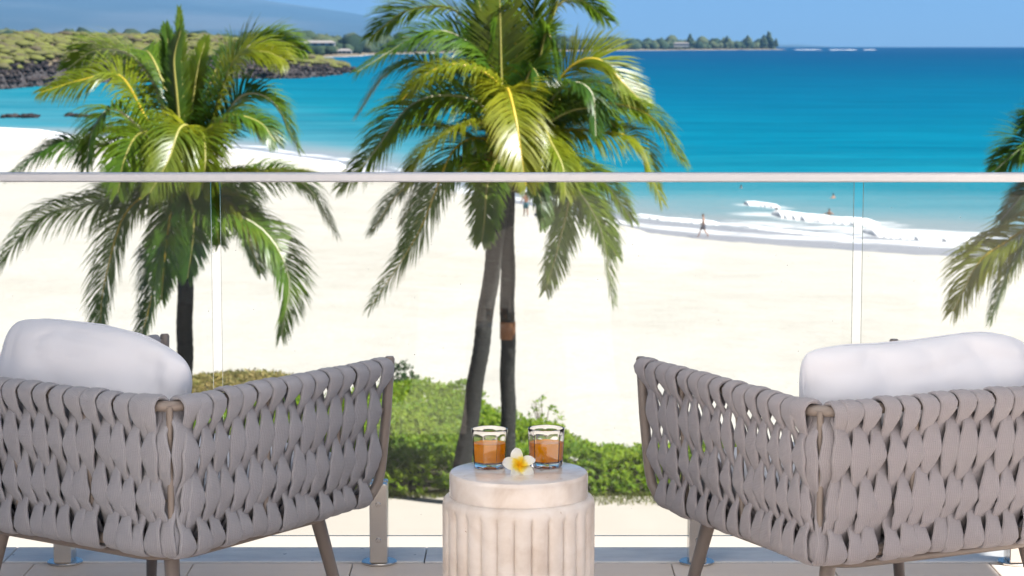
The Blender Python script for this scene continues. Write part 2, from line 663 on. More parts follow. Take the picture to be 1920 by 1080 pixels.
def m_sea():
    a = NT('sea_water')
    d = a.attr('delta')
    w = a.world_pos()
    warp = a.math('MULTIPLY', a.math('SUBTRACT', a.noise(.035, 4, .6, w), .5), 1.0)
    dep = a.attr('depth')
    lg = a.math('DIVIDE', a.math('LOGARITHM', a.math('ADD', a.math('MAXIMUM', dep, 0.0), 1.0), 10.0), 4.0)
    patch = a.math('MULTIPLY', a.math('SUBTRACT', a.noise(.006, 4, .6, a.world_pos((1, .35, 1))), .5), .10)
    f = a.math('ADD', a.math('ADD', lg, patch), a.math('MULTIPLY', warp, .10))
    c = a.ramp(f, [(.0, (.24, .225, .225)), (.30, (.205, .215, .24)), (.365, (.155, .205, .225)), (.43, (.045, .180, .228)), (.49, (.006, .146, .205)),  # pale lavender inshore colours stand in for sky mirrored on wet sand
                   (.56, (.001, .120, .192)), (.66, (.0004, .090, .168)), (.75, (.0003, .063, .140)), (.85, (.0003, .041, .116)), (1, (.0003, .030, .098))])
    # swell streaks: long darker and lighter lines lying along the shore
    sw = a.noise(.05, 5, .65, a.world_pos((.22, 1.0, 1)), .4)
    fine = a.noise(.16, 4, .7, a.world_pos((.25, 1.0, 1)), .3)
    k = a.math('MULTIPLY', a.math('ADD', a.math('SUBTRACT', sw, .42, True), a.math('SUBTRACT', fine, .5, True)), 1.5, True)
    deep = a.math('MULTIPLY', a.math('SUBTRACT', a.math('DIVIDE', d, 60.0), .5, True), 1.0, True)
    c = a.mix(a.math('MULTIPLY', k, deep), c, (.0, .050, .095))
    # thin lace of foam at the edge of the swash and behind the breakers
    def band(center, width, amp, thr, sc):
        dd = a.math('ADD', d, a.math('MULTIPLY', a.math('SUBTRACT', a.noise(sc, 3, .6, w), .5), amp))
        k = a.math('SUBTRACT', 1.0, a.math('DIVIDE', a.math('ABSOLUTE', a.math('SUBTRACT', dd, center)), width), True)
        br = a.math('MULTIPLY', a.math('SUBTRACT', a.noise(.11, 4, .65, w), thr), 7.0, True)
        return a.math('MULTIPLY', a.math('MULTIPLY', k, 2.2, True), br, True)
    foam = a.math('MAXIMUM', band(2.0, 1.3, 5, .30, .09), band(13, 2.4, 9, .36, .05))
    foam = a.math('MAXIMUM', foam, band(24, 3.2, 12, .42, .045))
    foam = a.math('MAXIMUM', foam, band(a.math('ADD', 9.0, 0.0), 9.0, 8, a.attr('calm'), .05))
    lace = a.math('MULTIPLY', a.math('SUBTRACT', a.math('ADD', a.math('MULTIPLY', a.attr('surf'), .55), a.noise(.35, 5, .7, a.world_pos((.5, 1, 1)))), .84), 4.0, True)
    foam = a.math('MAXIMUM', foam, lace)
    tex = a.math('ADD', a.math('MULTIPLY', a.noise(1.2, 4, .7, w), .9), .35, True)
    foam = a.math('MULTIPLY', foam, tex, True)
    c = a.mix(foam, c, (.55, .56, .57))
    a.color(c)
    h = a.math('ADD', a.noise(.45, 5, .6, a.world_pos((.5, 1, 1))), a.math('MULTIPLY', a.noise(.09, 4, .6, a.world_pos((.4, 1, 1))), 2.0))
    nrm = a.bump(h, .30, .8)
    df = a.n('ShaderNodeBsdfDiffuse')
    a.l(c, df.inputs[0]); a.l(nrm, df.inputs['Normal'])
    gl = a.n('ShaderNodeBsdfGlossy')
    gl.inputs['Roughness'].default_value = .22
    a.l(nrm, gl.inputs['Normal'])
    wet = a.math('SUBTRACT', 1.0, a.math('DIVIDE', d, 45.0), True)
    mx = a.n('ShaderNodeMixShader')
    a.l(a.math('MULTIPLY', a.math('ADD', .022, a.math('MULTIPLY', wet, .22)), a.math('SUBTRACT', 1.0, foam)), mx.inputs[0])
    a.l(df.outputs[0], mx.inputs[1]); a.l(gl.outputs[0], mx.inputs[2])
    a.l(mx.outputs[0], a.out.inputs['Surface'])
    return a.m


M['sea'] = m_sea()


def m_foam():
    a = NT('sea_foam')
    w = a.world_pos()
    n1 = a.noise(.9, 5, .7, w)
    a.color(a.mix(n1, (.74, .76, .77), (.84, .84, .85)))
    a.set(Roughness=.9, Subsurface_Weight=.0)
    a.bump(a.noise(1.6, 4, .6, w), .15, .08)
    return a.m


M['foam'] = m_foam()


def m_headland():
    a = NT('headland_ground')
    f = a.attr('rock')
    w = a.world_pos()
    n1 = a.noise(.25, 6, .7, w)
    rock = a.ramp(n1, [(.3, (.018, .015, .016)), (.55, (.050, .041, .042)), (.75, (.115, .092, .085))])
    soil = a.ramp(a.noise(.12, 5, .6, w), [(.3, (.13, .085, .065)), (.6, (.16, .13, .075)), (.8, (.10, .12, .045))])
    a.color(a.mix(f, soil, rock))
    a.bump(n1, 1.0, 1.5)
    a.set(Roughness=.95)
    return a.m


M['headland'] = m_headland()


def m_clump(name, dark, mid, light, sc):
    a = NT(name)
    w = a.world_pos()
    n1 = a.noise(sc, 5, .7, w)
    c = a.ramp(a.math('ADD', a.math('MULTIPLY', a.attr('tint'), .6), a.math('MULTIPLY', n1, .4)), [(.2, dark), (.5, mid), (.8, light)])
    a.color(c)
    a.bump(n1, .6, .4 / max(sc, .3))
    a.set(Roughness=.9, Specular_IOR_Level=.1)
    return a.m


M['scrub'] = m_clump('dry_scrub', (.085, .072, .045), (.108, .112, .036), (.128, .136, .036), .05)
M['far_tree'] = m_clump('far_trees', (.018, .034, .022), (.035, .055, .030), (.075, .09, .045), .12)
M['lava'] = m_clump('lava_rock', (.010, .009, .010), (.026, .022, .024), (.066, .054, .052), .6)


def m_mount():
    a = NT('lava_slope')
    w = a.world_pos((.5, .2, 6))
    n1 = a.noise(.0005, 6, .6, w)
    a.color(a.ramp(n1, [(.38, (.006, .010, .014)), (.5, (.014, .020, .022)), (.62, (.060, .058, .058))]))
    a.set(Roughness=1)
    return a.m


M['mount'] = m_mount()
M['skin'] = m_simple('skin', (.33, .17, .105), .6, 0, .08, 8)
M['skin_dark'] = m_simple('skin_tanned', (.20, .095, .055), .6, 0, .08, 8)
M['hair'] = m_simple('dark_hair', (.02, .015, .012), .7, 0, .2, 20)
M['shorts'] = m_simple('grey_swim_shorts', (.055, .06, .085), .85, 0, .15, 20)
M['shorts_blue'] = m_simple('teal_swim_shorts', (.03, .11, .14), .85, 0, .15, 20)
M['shirt_white'] = m_simple('white_shirt', (.6, .58, .57), .9, 0, .1, 20)
M['bag'] = m_simple('dark_bag', (.045, .055, .075), .8, 0, .2, 10)
M['towel'] = m_simple('white_towel', (.55, .53, .52), .95, 0, .1, 6)
M['bldg'] = m_simple('pale_wall', (.30, .29, .28), .9, 0, .05, .3)
M['bldg_roof'] = m_simple('grey_roof', (.22, .2, .19), .9, 0, .1, .3)
M['bldg_glass'] = m_simple('dark_window', (.03, .04, .05), .2, 0, .1, .3)
M['grass'] = m_leaf('grass_blade', (.06, .09, .02), (.11, .14, .03), (.19, .19, .05), .3, 'tint', .7)

# ------------------------------------------------------------------ terrain: path, beach, sea
Z_PATH = -7.43
coast_px = [(-260, 248), (0, 263), (220, 276), (440, 293), (640, 324), (800, 362), (1000, 398), (1200, 447), (1350, 464), (1500, 476), (1750, 490), (1920, 500), (2300, 520)]
cp = [on_z(a, b, Z_SEA) for a, b in coast_px]
CX = np.array([-2000., -260.] + [p.x for p in cp] + [120., 2000.])
CY = np.array([480., 380.] + [p.y for p in cp] + [115., 40.])
o_ = np.argsort(CX)
CX, CY = CX[o_], CY[o_]


def coast_y(x):
    return np.interp(x, CX, CY)


def ground_z(x, y):
    x, y = np.asarray(x, float), np.asarray(y, float)
    cy = coast_y(x)
    dl = cy - y                                    # metres inland
    berm = Z_SEA + 1.35
    s0 = 44.5
    t = np.clip((y - s0) / np.maximum(cy - 11 - s0, 1), 0, 1)
    zup = Z_PATH + (berm - Z_PATH) * (t ** .9)
    face = np.clip((11 - dl) / 11, 0, 4)
    z = np.where(dl > 11, zup, berm - 1.35 * face)
    z = z + (fbm(x * .12, y * .12, 4, 3) - .5) * .35 * np.clip((y - 46) / 10, 0, 1) * np.clip(dl / 14, 0, 1)
    z = z + (fbm(x * .6, y * .6, 3, 9) - .5) * .10 * np.clip((y - 46) / 10, 0, 1) * np.clip(dl / 14, 0, 1)
    return z


def make_beach():
    rows = np.concatenate([[-60, 0, 30, 40, 43], np.arange(44, 130, .8), np.arange(130, 360, 1.2), np.arange(362, 520, 6)])
    tt = np.linspace(-1, 1, 221)
    cols = np.sign(tt) * (np.abs(tt) ** 1.0) * .42
    Y = np.repeat(rows[:, None], len(cols), 1)
    X = cols[None, :] * np.maximum(Y, 60)
    Z = ground_z(X, Y)
    damp = np.clip(1 - np.abs((coast_y(X) - Y) - 3) / 6, 0, 1)
    me = np_mesh('beach', np.stack([X, Y, Z], -1).reshape(-1, 3), grid_faces(*X.shape), M['sand'], attr={'damp': damp.ravel()})
    tag(link_mesh('beach', me), kind='structure')


make_beach()
mb = MB()
mb.box(-70, 70, 6.9, 43.2, Z_PATH - .05, Z_PATH + .06)
tag(mb.build('path', M['path'], smooth=False), kind='structure')


BREAKERS = [([(1396, 383), (1420, 384), (1462, 390)], 2.0, .35, 1), ([(1446, 402), (1500, 409), (1560, 415), (1650, 421)], 3.2, .5, 2),
            ([(1618, 436), (1680, 441), (1740, 445), (1822, 450)], 3.2, .45, 3), ([(-60, 246), (60, 252), (130, 262), (222, 274)], 8, .9, 5),
            ([(400, 286), (480, 296), (560, 306), (650, 316)], 4.0, .7, 6), ([(1190, 404), (1240, 411), (1300, 416), (1350, 420)], 1.4, .25, 8),
            ([(1390, 424), (1450, 432), (1530, 440), (1600, 446)], 1.1, .2, 9)]


def make_sea():
    rows = [100.]
    while rows[-1] < 17500:
        rows.append(rows[-1] * 1.0125 if rows[-1] < 420 else rows[-1] * 1.03)
    rows = np.array(rows)
    cols = np.concatenate([np.linspace(-1.6, -.3, 14)[:-1], np.linspace(-.3, .3, 200), np.linspace(.3, 1.6, 14)[1:]])
    Y = np.repeat(rows[:, None], len(cols), 1)
    X = cols[None, :] * Y
    dd = X * X + Y * Y
    delta = (Y - coast_y(X)) * .93
    Z = Z_SEA - dd / (2 * EARTH) + np.where(delta > 2, .0, 0) + (fbm(X * .06, Y * .14, 4, 5) - .5) * .5 * np.clip((delta - 12) / 60, 0, 1)
    calm = np.clip(np.interp(X, [-90, -60, -20, 0, 12, 40], [.30, .32, .30, .45, .60, .62]), 0, 1)
    kd = np.interp(X / Y, [-.30, -.18, -.05, .0, .1], [.10, .13, .35, .75, 1.0])
    depth = np.where(delta < 55, delta, 55 + (delta - 55) * kd)
    surf = np.zeros_like(X)
    for pts, wd, ht, sd in BREAKERS:
        Pp = [on_z(a, b, Z_SEA) for a, b in pts]
        for a, b in zip(Pp, Pp[1:]):
            ab = np.array([b.x - a.x, b.y - a.y])
            t = np.clip(((X - a.x) * ab[0] + (Y - a.y) * ab[1]) / (ab @ ab), 0, 1)
            dist = np.hypot(X - a.x - t * ab[0], (Y - a.y - t * ab[1]))
            surf = np.maximum(surf, np.exp(-(dist / (wd * 1.4)) ** 2))
    me = np_mesh('sea', np.stack([X, Y, Z], -1).reshape(-1, 3), grid_faces(*X.shape), M['sea'], attr={'delta': delta.ravel(), 'calm': calm.ravel(), 'surf': surf.ravel(), 'depth': depth.ravel()})
    tag(link_mesh('sea', me), kind='structure')


make_sea()


def breaker(pts, width, height, seed, name='breaking_wave'):
    """a rolling ridge of foam along a line of points on the water"""
    P = [on_z(a, b, Z_SEA) for a, b in pts]
    n, m = 140, 21
    L = np.linspace(0, len(P) - 1, n)
    xs = np.interp(L, range(len(P)), [p.x for p in P])
    ys = np.interp(L, range(len(P)), [p.y for p in P])
    e = np.clip(np.minimum(np.arange(n), n - 1 - np.arange(n)) / 10, 0, 1) ** .6
    V = []
    for i in range(n):
        wn_ = width * e[i] * (.8 + .4 * float(vnoise(np.array([i * .22]), np.array([seed * 1.0]), seed)[0]))
        for j in range(m):
            t = j / (m - 1) * 2 - 1
            z = height * e[i] * max(0, 1 - abs(t) ** 2.2) ** .8 * (.78 + .25 * float(fbm(np.array([i * .07]), np.array([j * .08]), 2, seed + 7)[0]))
            V.append((xs[i], ys[i] + t * wn_, Z_SEA + z - .04))
    me = np_mesh(name, V, grid_faces(n, m), M['foam'])
    return tag(link_mesh(name, me), kind='stuff')


for args in BREAKERS: breaker(*args)

# ------------------------------------------------------------------ far land
ICO = None


def ico_base():
    global ICO
    if ICO is None:
        import bmesh
        bm = bmesh.new()
        bmesh.ops.create_icosphere(bm, subdivisions=2, radius=1)
        ICO = (np.array([v.co[:] for v in bm.verts]), np.array([[v.index for v in f.verts] for f in bm.faces]))
        bm.free()
    return ICO


def lumps(name, centers, radii, mat, squash=.7, rough=.45, seed=1, smooth=False):
    v0, f0 = ico_base()
    C = np.asarray(centers, float)
    Rr = np.asarray(radii, float)
    n, k = len(C), len(v0)
    rg = np.random.default_rng(seed)
    disp = 1 + (rg.random((n, k)) - .5) * 2 * rough
    V = v0[None] * disp[..., None] * Rr[:, None, None]
    V[..., 2] *= squash
    V += C[:, None, :]
    Fc = (f0[None] + (np.arange(n) * k)[:, None, None]).reshape(-1, 3)
    tint = np.repeat(rg.random(n), k)
    me = np_mesh(name, V.reshape(-1, 3), Fc, mat, smooth=smooth, attr={'tint': tint})
    return tag(link_mesh(name, me), kind='stuff')


# shore of the lava headland on the left: waterline pixels, then the land behind it
hl_px = [(-420, 172), (-200, 170), (0, 167), (90, 160), (200, 154), (330, 149), (450, 147), (560, 147), (620, 141), (664, 134)]
hl = [on_z(a, b, Z_SEA) for a, b in hl_px]
HT = [17, 17, 15.5, 16.5, 16.5, 16, 15.5, 12.5, 8, 4]            # height of the land above the sea


def headland():
    ns, nw = 150, 44
    q = np.linspace(0, len(hl) - 1, ns)
    X0 = np.interp(q, range(len(hl)), [p.x for p in hl])
    Y0 = np.interp(q, range(len(hl)), [p.y for p in hl])
    H = np.interp(q, range(len(hl)), HT)
    w = np.concatenate([[-6, 0], np.linspace(2, 150, nw - 2)])
    X = X0[:, None] - w[None] * .22
    Y = Y0[:, None] + w[None] * .97
    rise = np.clip(w / 9, 0, 1) ** .6 * .34 + np.clip((w - 14) / 90, 0, 1) ** .75 * .66
    rise = np.where(w < 0, -.2, rise)
    nz = fbm(X * .07, Y * .07, 5, 21)
    Z = Z_SEA + H[:, None] * rise[None] * (.80 + .35 * nz) - (X * X + Y * Y) / (2 * EARTH)
    rock = np.clip(1.15 - (w[None] - 6 - 22 * (nz - .4)) / 16, 0, 1) * np.ones_like(X)
    me = np_mesh('headland', np.stack([X, Y, Z], -1).reshape(-1, 3), grid_faces(ns, nw), M['headland'], attr={'rock': rock.ravel()})
    tag(link_mesh('headland', me), kind='structure')
    cs, rs, lc, lr = [], [], [], []
    for _ in range(4500):
        i = RNG.integers(0, ns)
        j = RNG.integers(6, nw)
        if w[j] < 30 and RNG.random() > .12: continue
        r = RNG.uniform(1.3, 3.0)
        cs.append((X[i, j] + RNG.uniform(-3, 3), Y[i, j] + RNG.uniform(-3, 3), Z[i, j] + r * .25))
        rs.append(r)
    lumps('scrub', cs, rs, M['scrub'], .40, .14, 3, True)
    for _ in range(2200):
        i = RNG.integers(0, ns)
        j = RNG.integers(1, 9)
        r = RNG.uniform(.3, 1.15)
        lc.append((X[i, j] + RNG.uniform(-2, 2), Y[i, j] + RNG.uniform(-2, 2), Z[i, j] + r * .1))
        lr.append(r)
    lumps('lava_rocks', lc, lr, M['lava'], .75, .4, 4)


headland()
# low reef awash in front of the left beach
rc, rr_ = [], []
for px0, px1, py, n in ((2, 78, 220, 26), (122, 200, 219, 18)):
    for k in range(n):
        p = on_z(random.uniform(px0, px1), py + random.uniform(-1.5, 1.5), Z_SEA)
        rc.append((p.x, p.y, Z_SEA + .1)); rr_.append(random.uniform(.4, 1.0))
lumps('reef_rocks', rc, rr_, M['lava'], .6, .4, 6)


def far_coast():
    sp = [(560, 2150), (640, 2350), (760, 2900), (900, 3400), (1060, 3900), (1200, 4350), (1330, 4700), (1430, 4900), (1478, 5000)]
    xs = [(a - 960) / F_PX * d for a, d in sp]
    ds = [d for _, d in sp]
    xs = [-3200, -900] + xs
    ds = [2100, 2050] + ds
    ns = 200
    q = np.linspace(0, len(xs) - 1, ns)
    X0, Y0 = np.interp(q, range(len(xs)), xs), np.interp(q, range(len(xs)), ds)
    X0 += (fbm(q * 3, q * 0, 3, 4) - .5) * 60
    w = np.array([-30, 0, 20, 60, 200, 500, 1000, 1800])
    end = np.clip((ns - 1 - np.arange(ns)) / 25, 0, 1) ** .7
    up = np.array([-3, .2, 2, 4, 7, 10, 16, 28])
    X = X0[:, None] - w[None] * .6 * (.15 + .85 * end[:, None])
    Y = Y0[:, None] + w[None] * .95 * (.15 + .85 * end[:, None])
    Z = Z_SEA + up[None] * (.3 + .7 * end[:, None]) - (X * X + Y * Y) / (2 * EARTH)
    me = np_mesh('far_shore', np.stack([X, Y, Z], -1).reshape(-1, 3), grid_faces(ns, len(w)), M['headland'], attr={'rock': np.zeros(X.size)})
    tag(link_mesh('far_shore', me), kind='structure')
    cs, rs = [], []
    for k in range(2600):
        i = int(RNG.integers(20, ns - 2))
        t = RNG.random() ** 1.7
        ww = 25 + 900 * t * (.06 + .94 * end[i])
        x, y = X0[i] - ww * .6, Y0[i] + ww * .95
        r = RNG.uniform(4, 9) * (1.0 if RNG.random() < .9 else 1.5)
        zz = Z_SEA + np.interp(ww, w, up) * (.3 + .7 * end[i]) - (x * x + y * y) / (2 * EARTH)
        cs.append((x, y, zz + r * .7)); rs.append(r)
    lumps('far_trees', cs, rs, M['far_tree'], 1.0, .35, 8)
    # strip of sand and surf under the far trees
    V = []
    for i in range(30, ns):
        x, y = X0[i], Y0[i]
        for k, (o, z) in enumerate(((-6, -.3), (-2, .3), (6, .6))):
            V.append((x - o * .6, y + o, Z_SEA + z - (x * x + y * y) / (2 * EARTH)))
    me = np_mesh('far_sand', V, grid_faces(ns - 30, 3), M['sand_far'])
    tag(link_mesh('far_sand', me), kind='structure')


far_coast()


def far_pine(px, d, h, label):
    b = at(px, 92, d)
    zb = Z_SEA + 4 - (b.x ** 2 + d * d) / (2 * EARTH)
    root = tag(empty('pine_tree', (b.x, d, zb)), label, 'tree', 'tall trees on the far point')
    t = MB(); t.tube([(0, 0, 0), (0, 0, h * .9)], [h * .03, h * .01], 6)
    t.build('trunk', M['fibre'], root)
    cs, rs = [], []
    for k in range(16):
        u = k / 15
        for _ in range(2):
            a = random.uniform(0, 6.28)
            rr = h * .16 * (1.15 - u)
            cs.append((rr * math.cos(a), rr * math.sin(a), h * (.3 + .68 * u))); rs.append(h * (.15 - .08 * u) * random.uniform(.8, 1.3))
    o = lumps('crown', cs, rs, M['far_tree'], .9, .4, int(px))
    o.parent = root
    del o['kind']


for px, d, h, lb in ((1441, 4890, 34, 'tallest dark pine tree standing near the tip of the far point'), (1432, 4880, 27, 'dark pine tree close beside the tallest pine on the far point'),
                     (1402, 4800, 26, 'slim pine tree left of the tall pines on the far point'), (1294, 4600, 28, 'broad tree rising above the middle of the far treeline'),
                     (1363, 4720, 24, 'rounded tree just above the far treeline between two taller trees'), (1455, 4950, 20, 'short tree on the right of the tallest far pine')):
    far_pine(px, d, h, lb)


def surf_strip(pts, wdt, seed):
    V = []
    for i in range(40):
        t = i / 39
        px = pts[0] + (pts[2] - pts[0]) * t
        d = pts[1] + (pts[3] - pts[1]) * t
        x = (px - 960) / F_PX * d
        e = min(1, 8 * t, 8 * (1 - t)) * (.4 + float(vnoise(np.array([i * .6]), np.array([seed * 1.]), seed)[0]))
        for k in (-1, -.3, .3, 1):
            V.append((x, d + k * wdt * e, Z_SEA + (.7 if abs(k) < .5 else -.2) * e - (x * x + d * d) / (2 * EARTH)))
    tag(link_mesh('reef_surf', np_mesh('reef_surf', V, grid_faces(40, 4), M['foam'])), kind='stuff')


surf_strip((1484, 4900, 1540, 4850), 14, 2)
surf_strip((1548, 4800, 1604, 4800), 16, 3)
surf_strip((1614, 4850, 1640, 4850), 10, 5)


def far_building(pxa, pxb, d, zb, h, floors, label):
    xa, xb = (pxa - 960) / F_PX * d, (pxb - 960) / F_PX * d
    L = xb - xa
    root = tag(empty('building', ((xa + xb) / 2, d, zb)), label, 'building', 'pale buildings on the far coast')
    m = MB(); m.box(-L / 2, L / 2, 0, 12, 0, h); m.build('wall', M['bldg'], root, smooth=False)
    m = MB()
    m.add([(-L / 2 - 1, -1, h), (L / 2 + 1, -1, h), (L / 2 + 1, 13, h), (-L / 2 - 1, 13, h), (-L / 2 + 3, 6, h + 2.4), (L / 2 - 3, 6, h + 2.4)],
          [(0, 1, 5, 4), (1, 2, 5), (2, 3, 4, 5), (3, 0, 4), (3, 2, 1, 0)])
    m.build('roof', M['bldg_roof'], root, smooth=False)
    n = max(3, int(L / 6))
    m = MB(); m.box(-1.8, 1.8, -.06, 0.3, -1.0, 1.0); wm = m.mesh('window', M['bldg_glass'], False)
    for f in range(floors):
        for k in range(n):
            link_mesh('window', wm, None, root, (-L / 2 + (k + .5) * L / n, -.02, h * (f + .55) / floors))


far_building(571, 629, 2130, Z_SEA + 11, 2.8, 1, 'long low white building in the trees on the far coast')
far_building(634, 660, 2300, Z_SEA + 3, 2.6, 1, 'small pale house below the long white far building')
far_building(1262, 1290, 4560, Z_SEA + 5, 7, 1, 'pale building at the water edge of the far point')


def mountain():
    prof = [(-1400, -330), (-700, -185), (0, -75), (300, -28), (500, 2), (560, 10), (640, 21), (740, 37), (860, 51), (1000, 61), (1100, 68), (1250, 77), (1500, 84)]
    D = 35000.
    ns, nw = 260, 26
    px = np.linspace(-1400, 1500, ns)
    py = np.interp(px, [p[0] for p in prof], [p[1] for p in prof]) + (fbm(px * .01, px * 0, 4, 2) - .5) * 3
    hz = (79.2 - py) / F_PX * D
    V = []
    for j in range(nw):
        t = j / (nw - 1)
        y = 15000 + (D - 15000) * t
        x = (px - 960) / F_PX * D * (.75 + .25 * t)
        z = -120 + (hz + 120) * t ** 1.2 + (fbm(x * .0006, np.full_like(x, y * .0006), 5, 6) - .5) * 90 * np.sin(np.pi * t) * np.clip((1300 - px) / 500, 0, 1)
        V.append(np.stack([x, np.full_like(x, y), z], -1))
    V = np.array(V)
    me = np_mesh('mountain', V.reshape(-1, 3), grid_faces(nw, ns), M['mount'])
    tag(link_mesh('mountain', me), kind='structure')


mountain()

# air between the camera and the far slopes
HAZE = 3.1e-5
mb = MB()
mb.box(-45000, 45000, -400, 38000, -250, 3600)
hz = mb.build('haze', None, smooth=False)
hm = bpy.data.materials.new('haze_air')
hm.use_nodes = True
hm.node_tree.nodes.remove(hm.node_tree.nodes['Principled BSDF'])
pv = hm.node_tree.nodes.new('ShaderNodeVolumePrincipled')
pv.inputs['Color'].default_value = (.24, .57, 1.0, 1)
pv.inputs['Density'].default_value = HAZE
pv.inputs['Anisotropy'].default_value = .1
hm.node_tree.links.new(pv.outputs[0], hm.node_tree.nodes['Material Output'].inputs['Volume'])
hz.data.materials.append(hm)
tag(hz, kind='stuff')

# ------------------------------------------------------------------ terrace
D_RAIL = 6.26
deck = MB()
deck.box(-6, 9, -10.0, 6.44, -.34, -.012)
deck_o = tag(deck.build('deck', M['grout'], smooth=False), kind='structure')
TS = .453
tm = MB(); tm.box(-TS / 2 + .0016, TS / 2 - .0016, -TS / 2 + .0016, TS / 2 - .0016, -.011, 0, .0012)
tile_me = tm.mesh('tile', M['tile'], True, 25)
for i in range(-12, 13):
    for j in range(34):
        link_mesh('tile', tile_me, None, deck_o, (i * TS + TS / 2 + .0, D_RAIL - TS / 2 - j * TS - .004, 0))
em = MB(); em.box(-.5983, .5983, -.094, .094, -.011, .003, .002)
edge_me = em.mesh('edge_stone', M['edge_stone'], True, 25)
for i in range(-5, 6):
    link_mesh('edge_stone', edge_me, None, deck_o, (i * 1.2 + .35, D_RAIL + .096, 0))
fm = MB(); fm.box(-6, 6, 6.441, 6.47, -.36, -.004)
fm.build('fascia', M['plaster'], deck_o, smooth=False)

# unseen bounce wall added behind the camera, and an added sheet shading the seats
wall = MB()
for x0, x1, z0, z1 in ((-4.4, 4.0, 0, 8), (4.0, 6.4, 2.3, 8), (6.4, 9, 0, 8)):
    wall.box(x0, x1, -1.5, -1.22, max(z0, .95), z1)
pl = MB(); pl.box(-4.4, 4.0, -1.5, -1.21, 0, .948)  # dark base added so the railing glass mirrors less bright wall
wo_ = tag(wall.build('wall', M['plaster'], smooth=False), kind='structure')
wo_.rotation_euler = (0, 0, R(-75))  # turned to the sun to throw added fill on the chairs
pl.build('glare_guard', M['glare_guard'], wo_, smooth=False)
for x in (5.2,):
    g = MB(); g.box(x - 1.19, x + 1.19, -1.4, -1.39, .01, 2.29)
    g.build('pane', M['bldg_glass'], wo_, smooth=False)
rf = MB()                                          # unseen, added for shade and soft fill: awning stretched over the seats
V = []
for i in range(13):
    for j in range(9):
        u, v = i / 12, j / 8
        V.append((-.75 + 4.45 * u, 3.2 + 2.5 * v, 3.0 - .10 * math.sin(math.pi * u) * math.sin(math.pi * v)))
rf.add(V, [tuple(int(q) for q in f) for f in grid_faces(13, 9)])
tag(rf.build('roof', M['fill_sheet']), kind='structure')  # the added shade and fill sheet, out of view

# ------------------------------------------------------------------ railing
rail_root = tag(empty('glass_railing', (0, D_RAIL, 0)), 'clear frameless glass balcony railing with brushed metal handrail in front of the beach', 'railing')
m = MB(); m.box(-4.2, 4.2, -.026, .026, 1.0875, 1.1125, .004)
m.build('handrail', M['rail'], rail_root, angle=25)
for x0, x1 in ((-2.616, -.843), (-.817, .957), (.983, 2.757), (-4.2, -2.642)):
    m = MB(); m.box(x0, x1, -.006, .006, .079, 1.0873)
    gp_ = m.build('glass_pane', M['pane'], rail_root, smooth=False)
    gp_.data.materials.append(M['pane_edge'])
    for fi in (0, 4, 5): gp_.data.polygons[fi].material_index = 1


def make_post(x):
    m = MB()
    for y0, y1 in ((-.042, -.0075), (.0075, .042)):
        m.box(-.0245, .0245, y0, y1, .008, .236, .003)
    m.box(-.0245, .0245, -.0072, .0072, .008, .075, .001)
    p = m.build('post', M['steel'], rail_root, angle=25, loc=(x, 0, 0))
    f = MB(); f.lathe([(.0490, 0.0002), (.0505, .002), (.0505, .0055), (.0485, .0075)], 40)
    f.build('base_flange', M['steel'], p, angle=30)
    for z in (.075, .178):
        b = MB()
        b.lathe([(.0072, 0), (.0076, .002), (.0060, .0042), (.0034, .0042), (.0030, .0022)], 18)
        b.build('bolt', M['steel'], p, angle=30, loc=(0, -.0421, z), rot=(math.pi / 2, 0, 0))


for x in (-1.273, -.378, .526, 1.434, -2.17, 2.33):
    make_post(x)

# ------------------------------------------------------------------ armchairs
W, DP = .76, .785
ZR, ZB = .675, .352
RC = .075
PITCH_S = .0515
H3 = (ZR - ZB) / 3


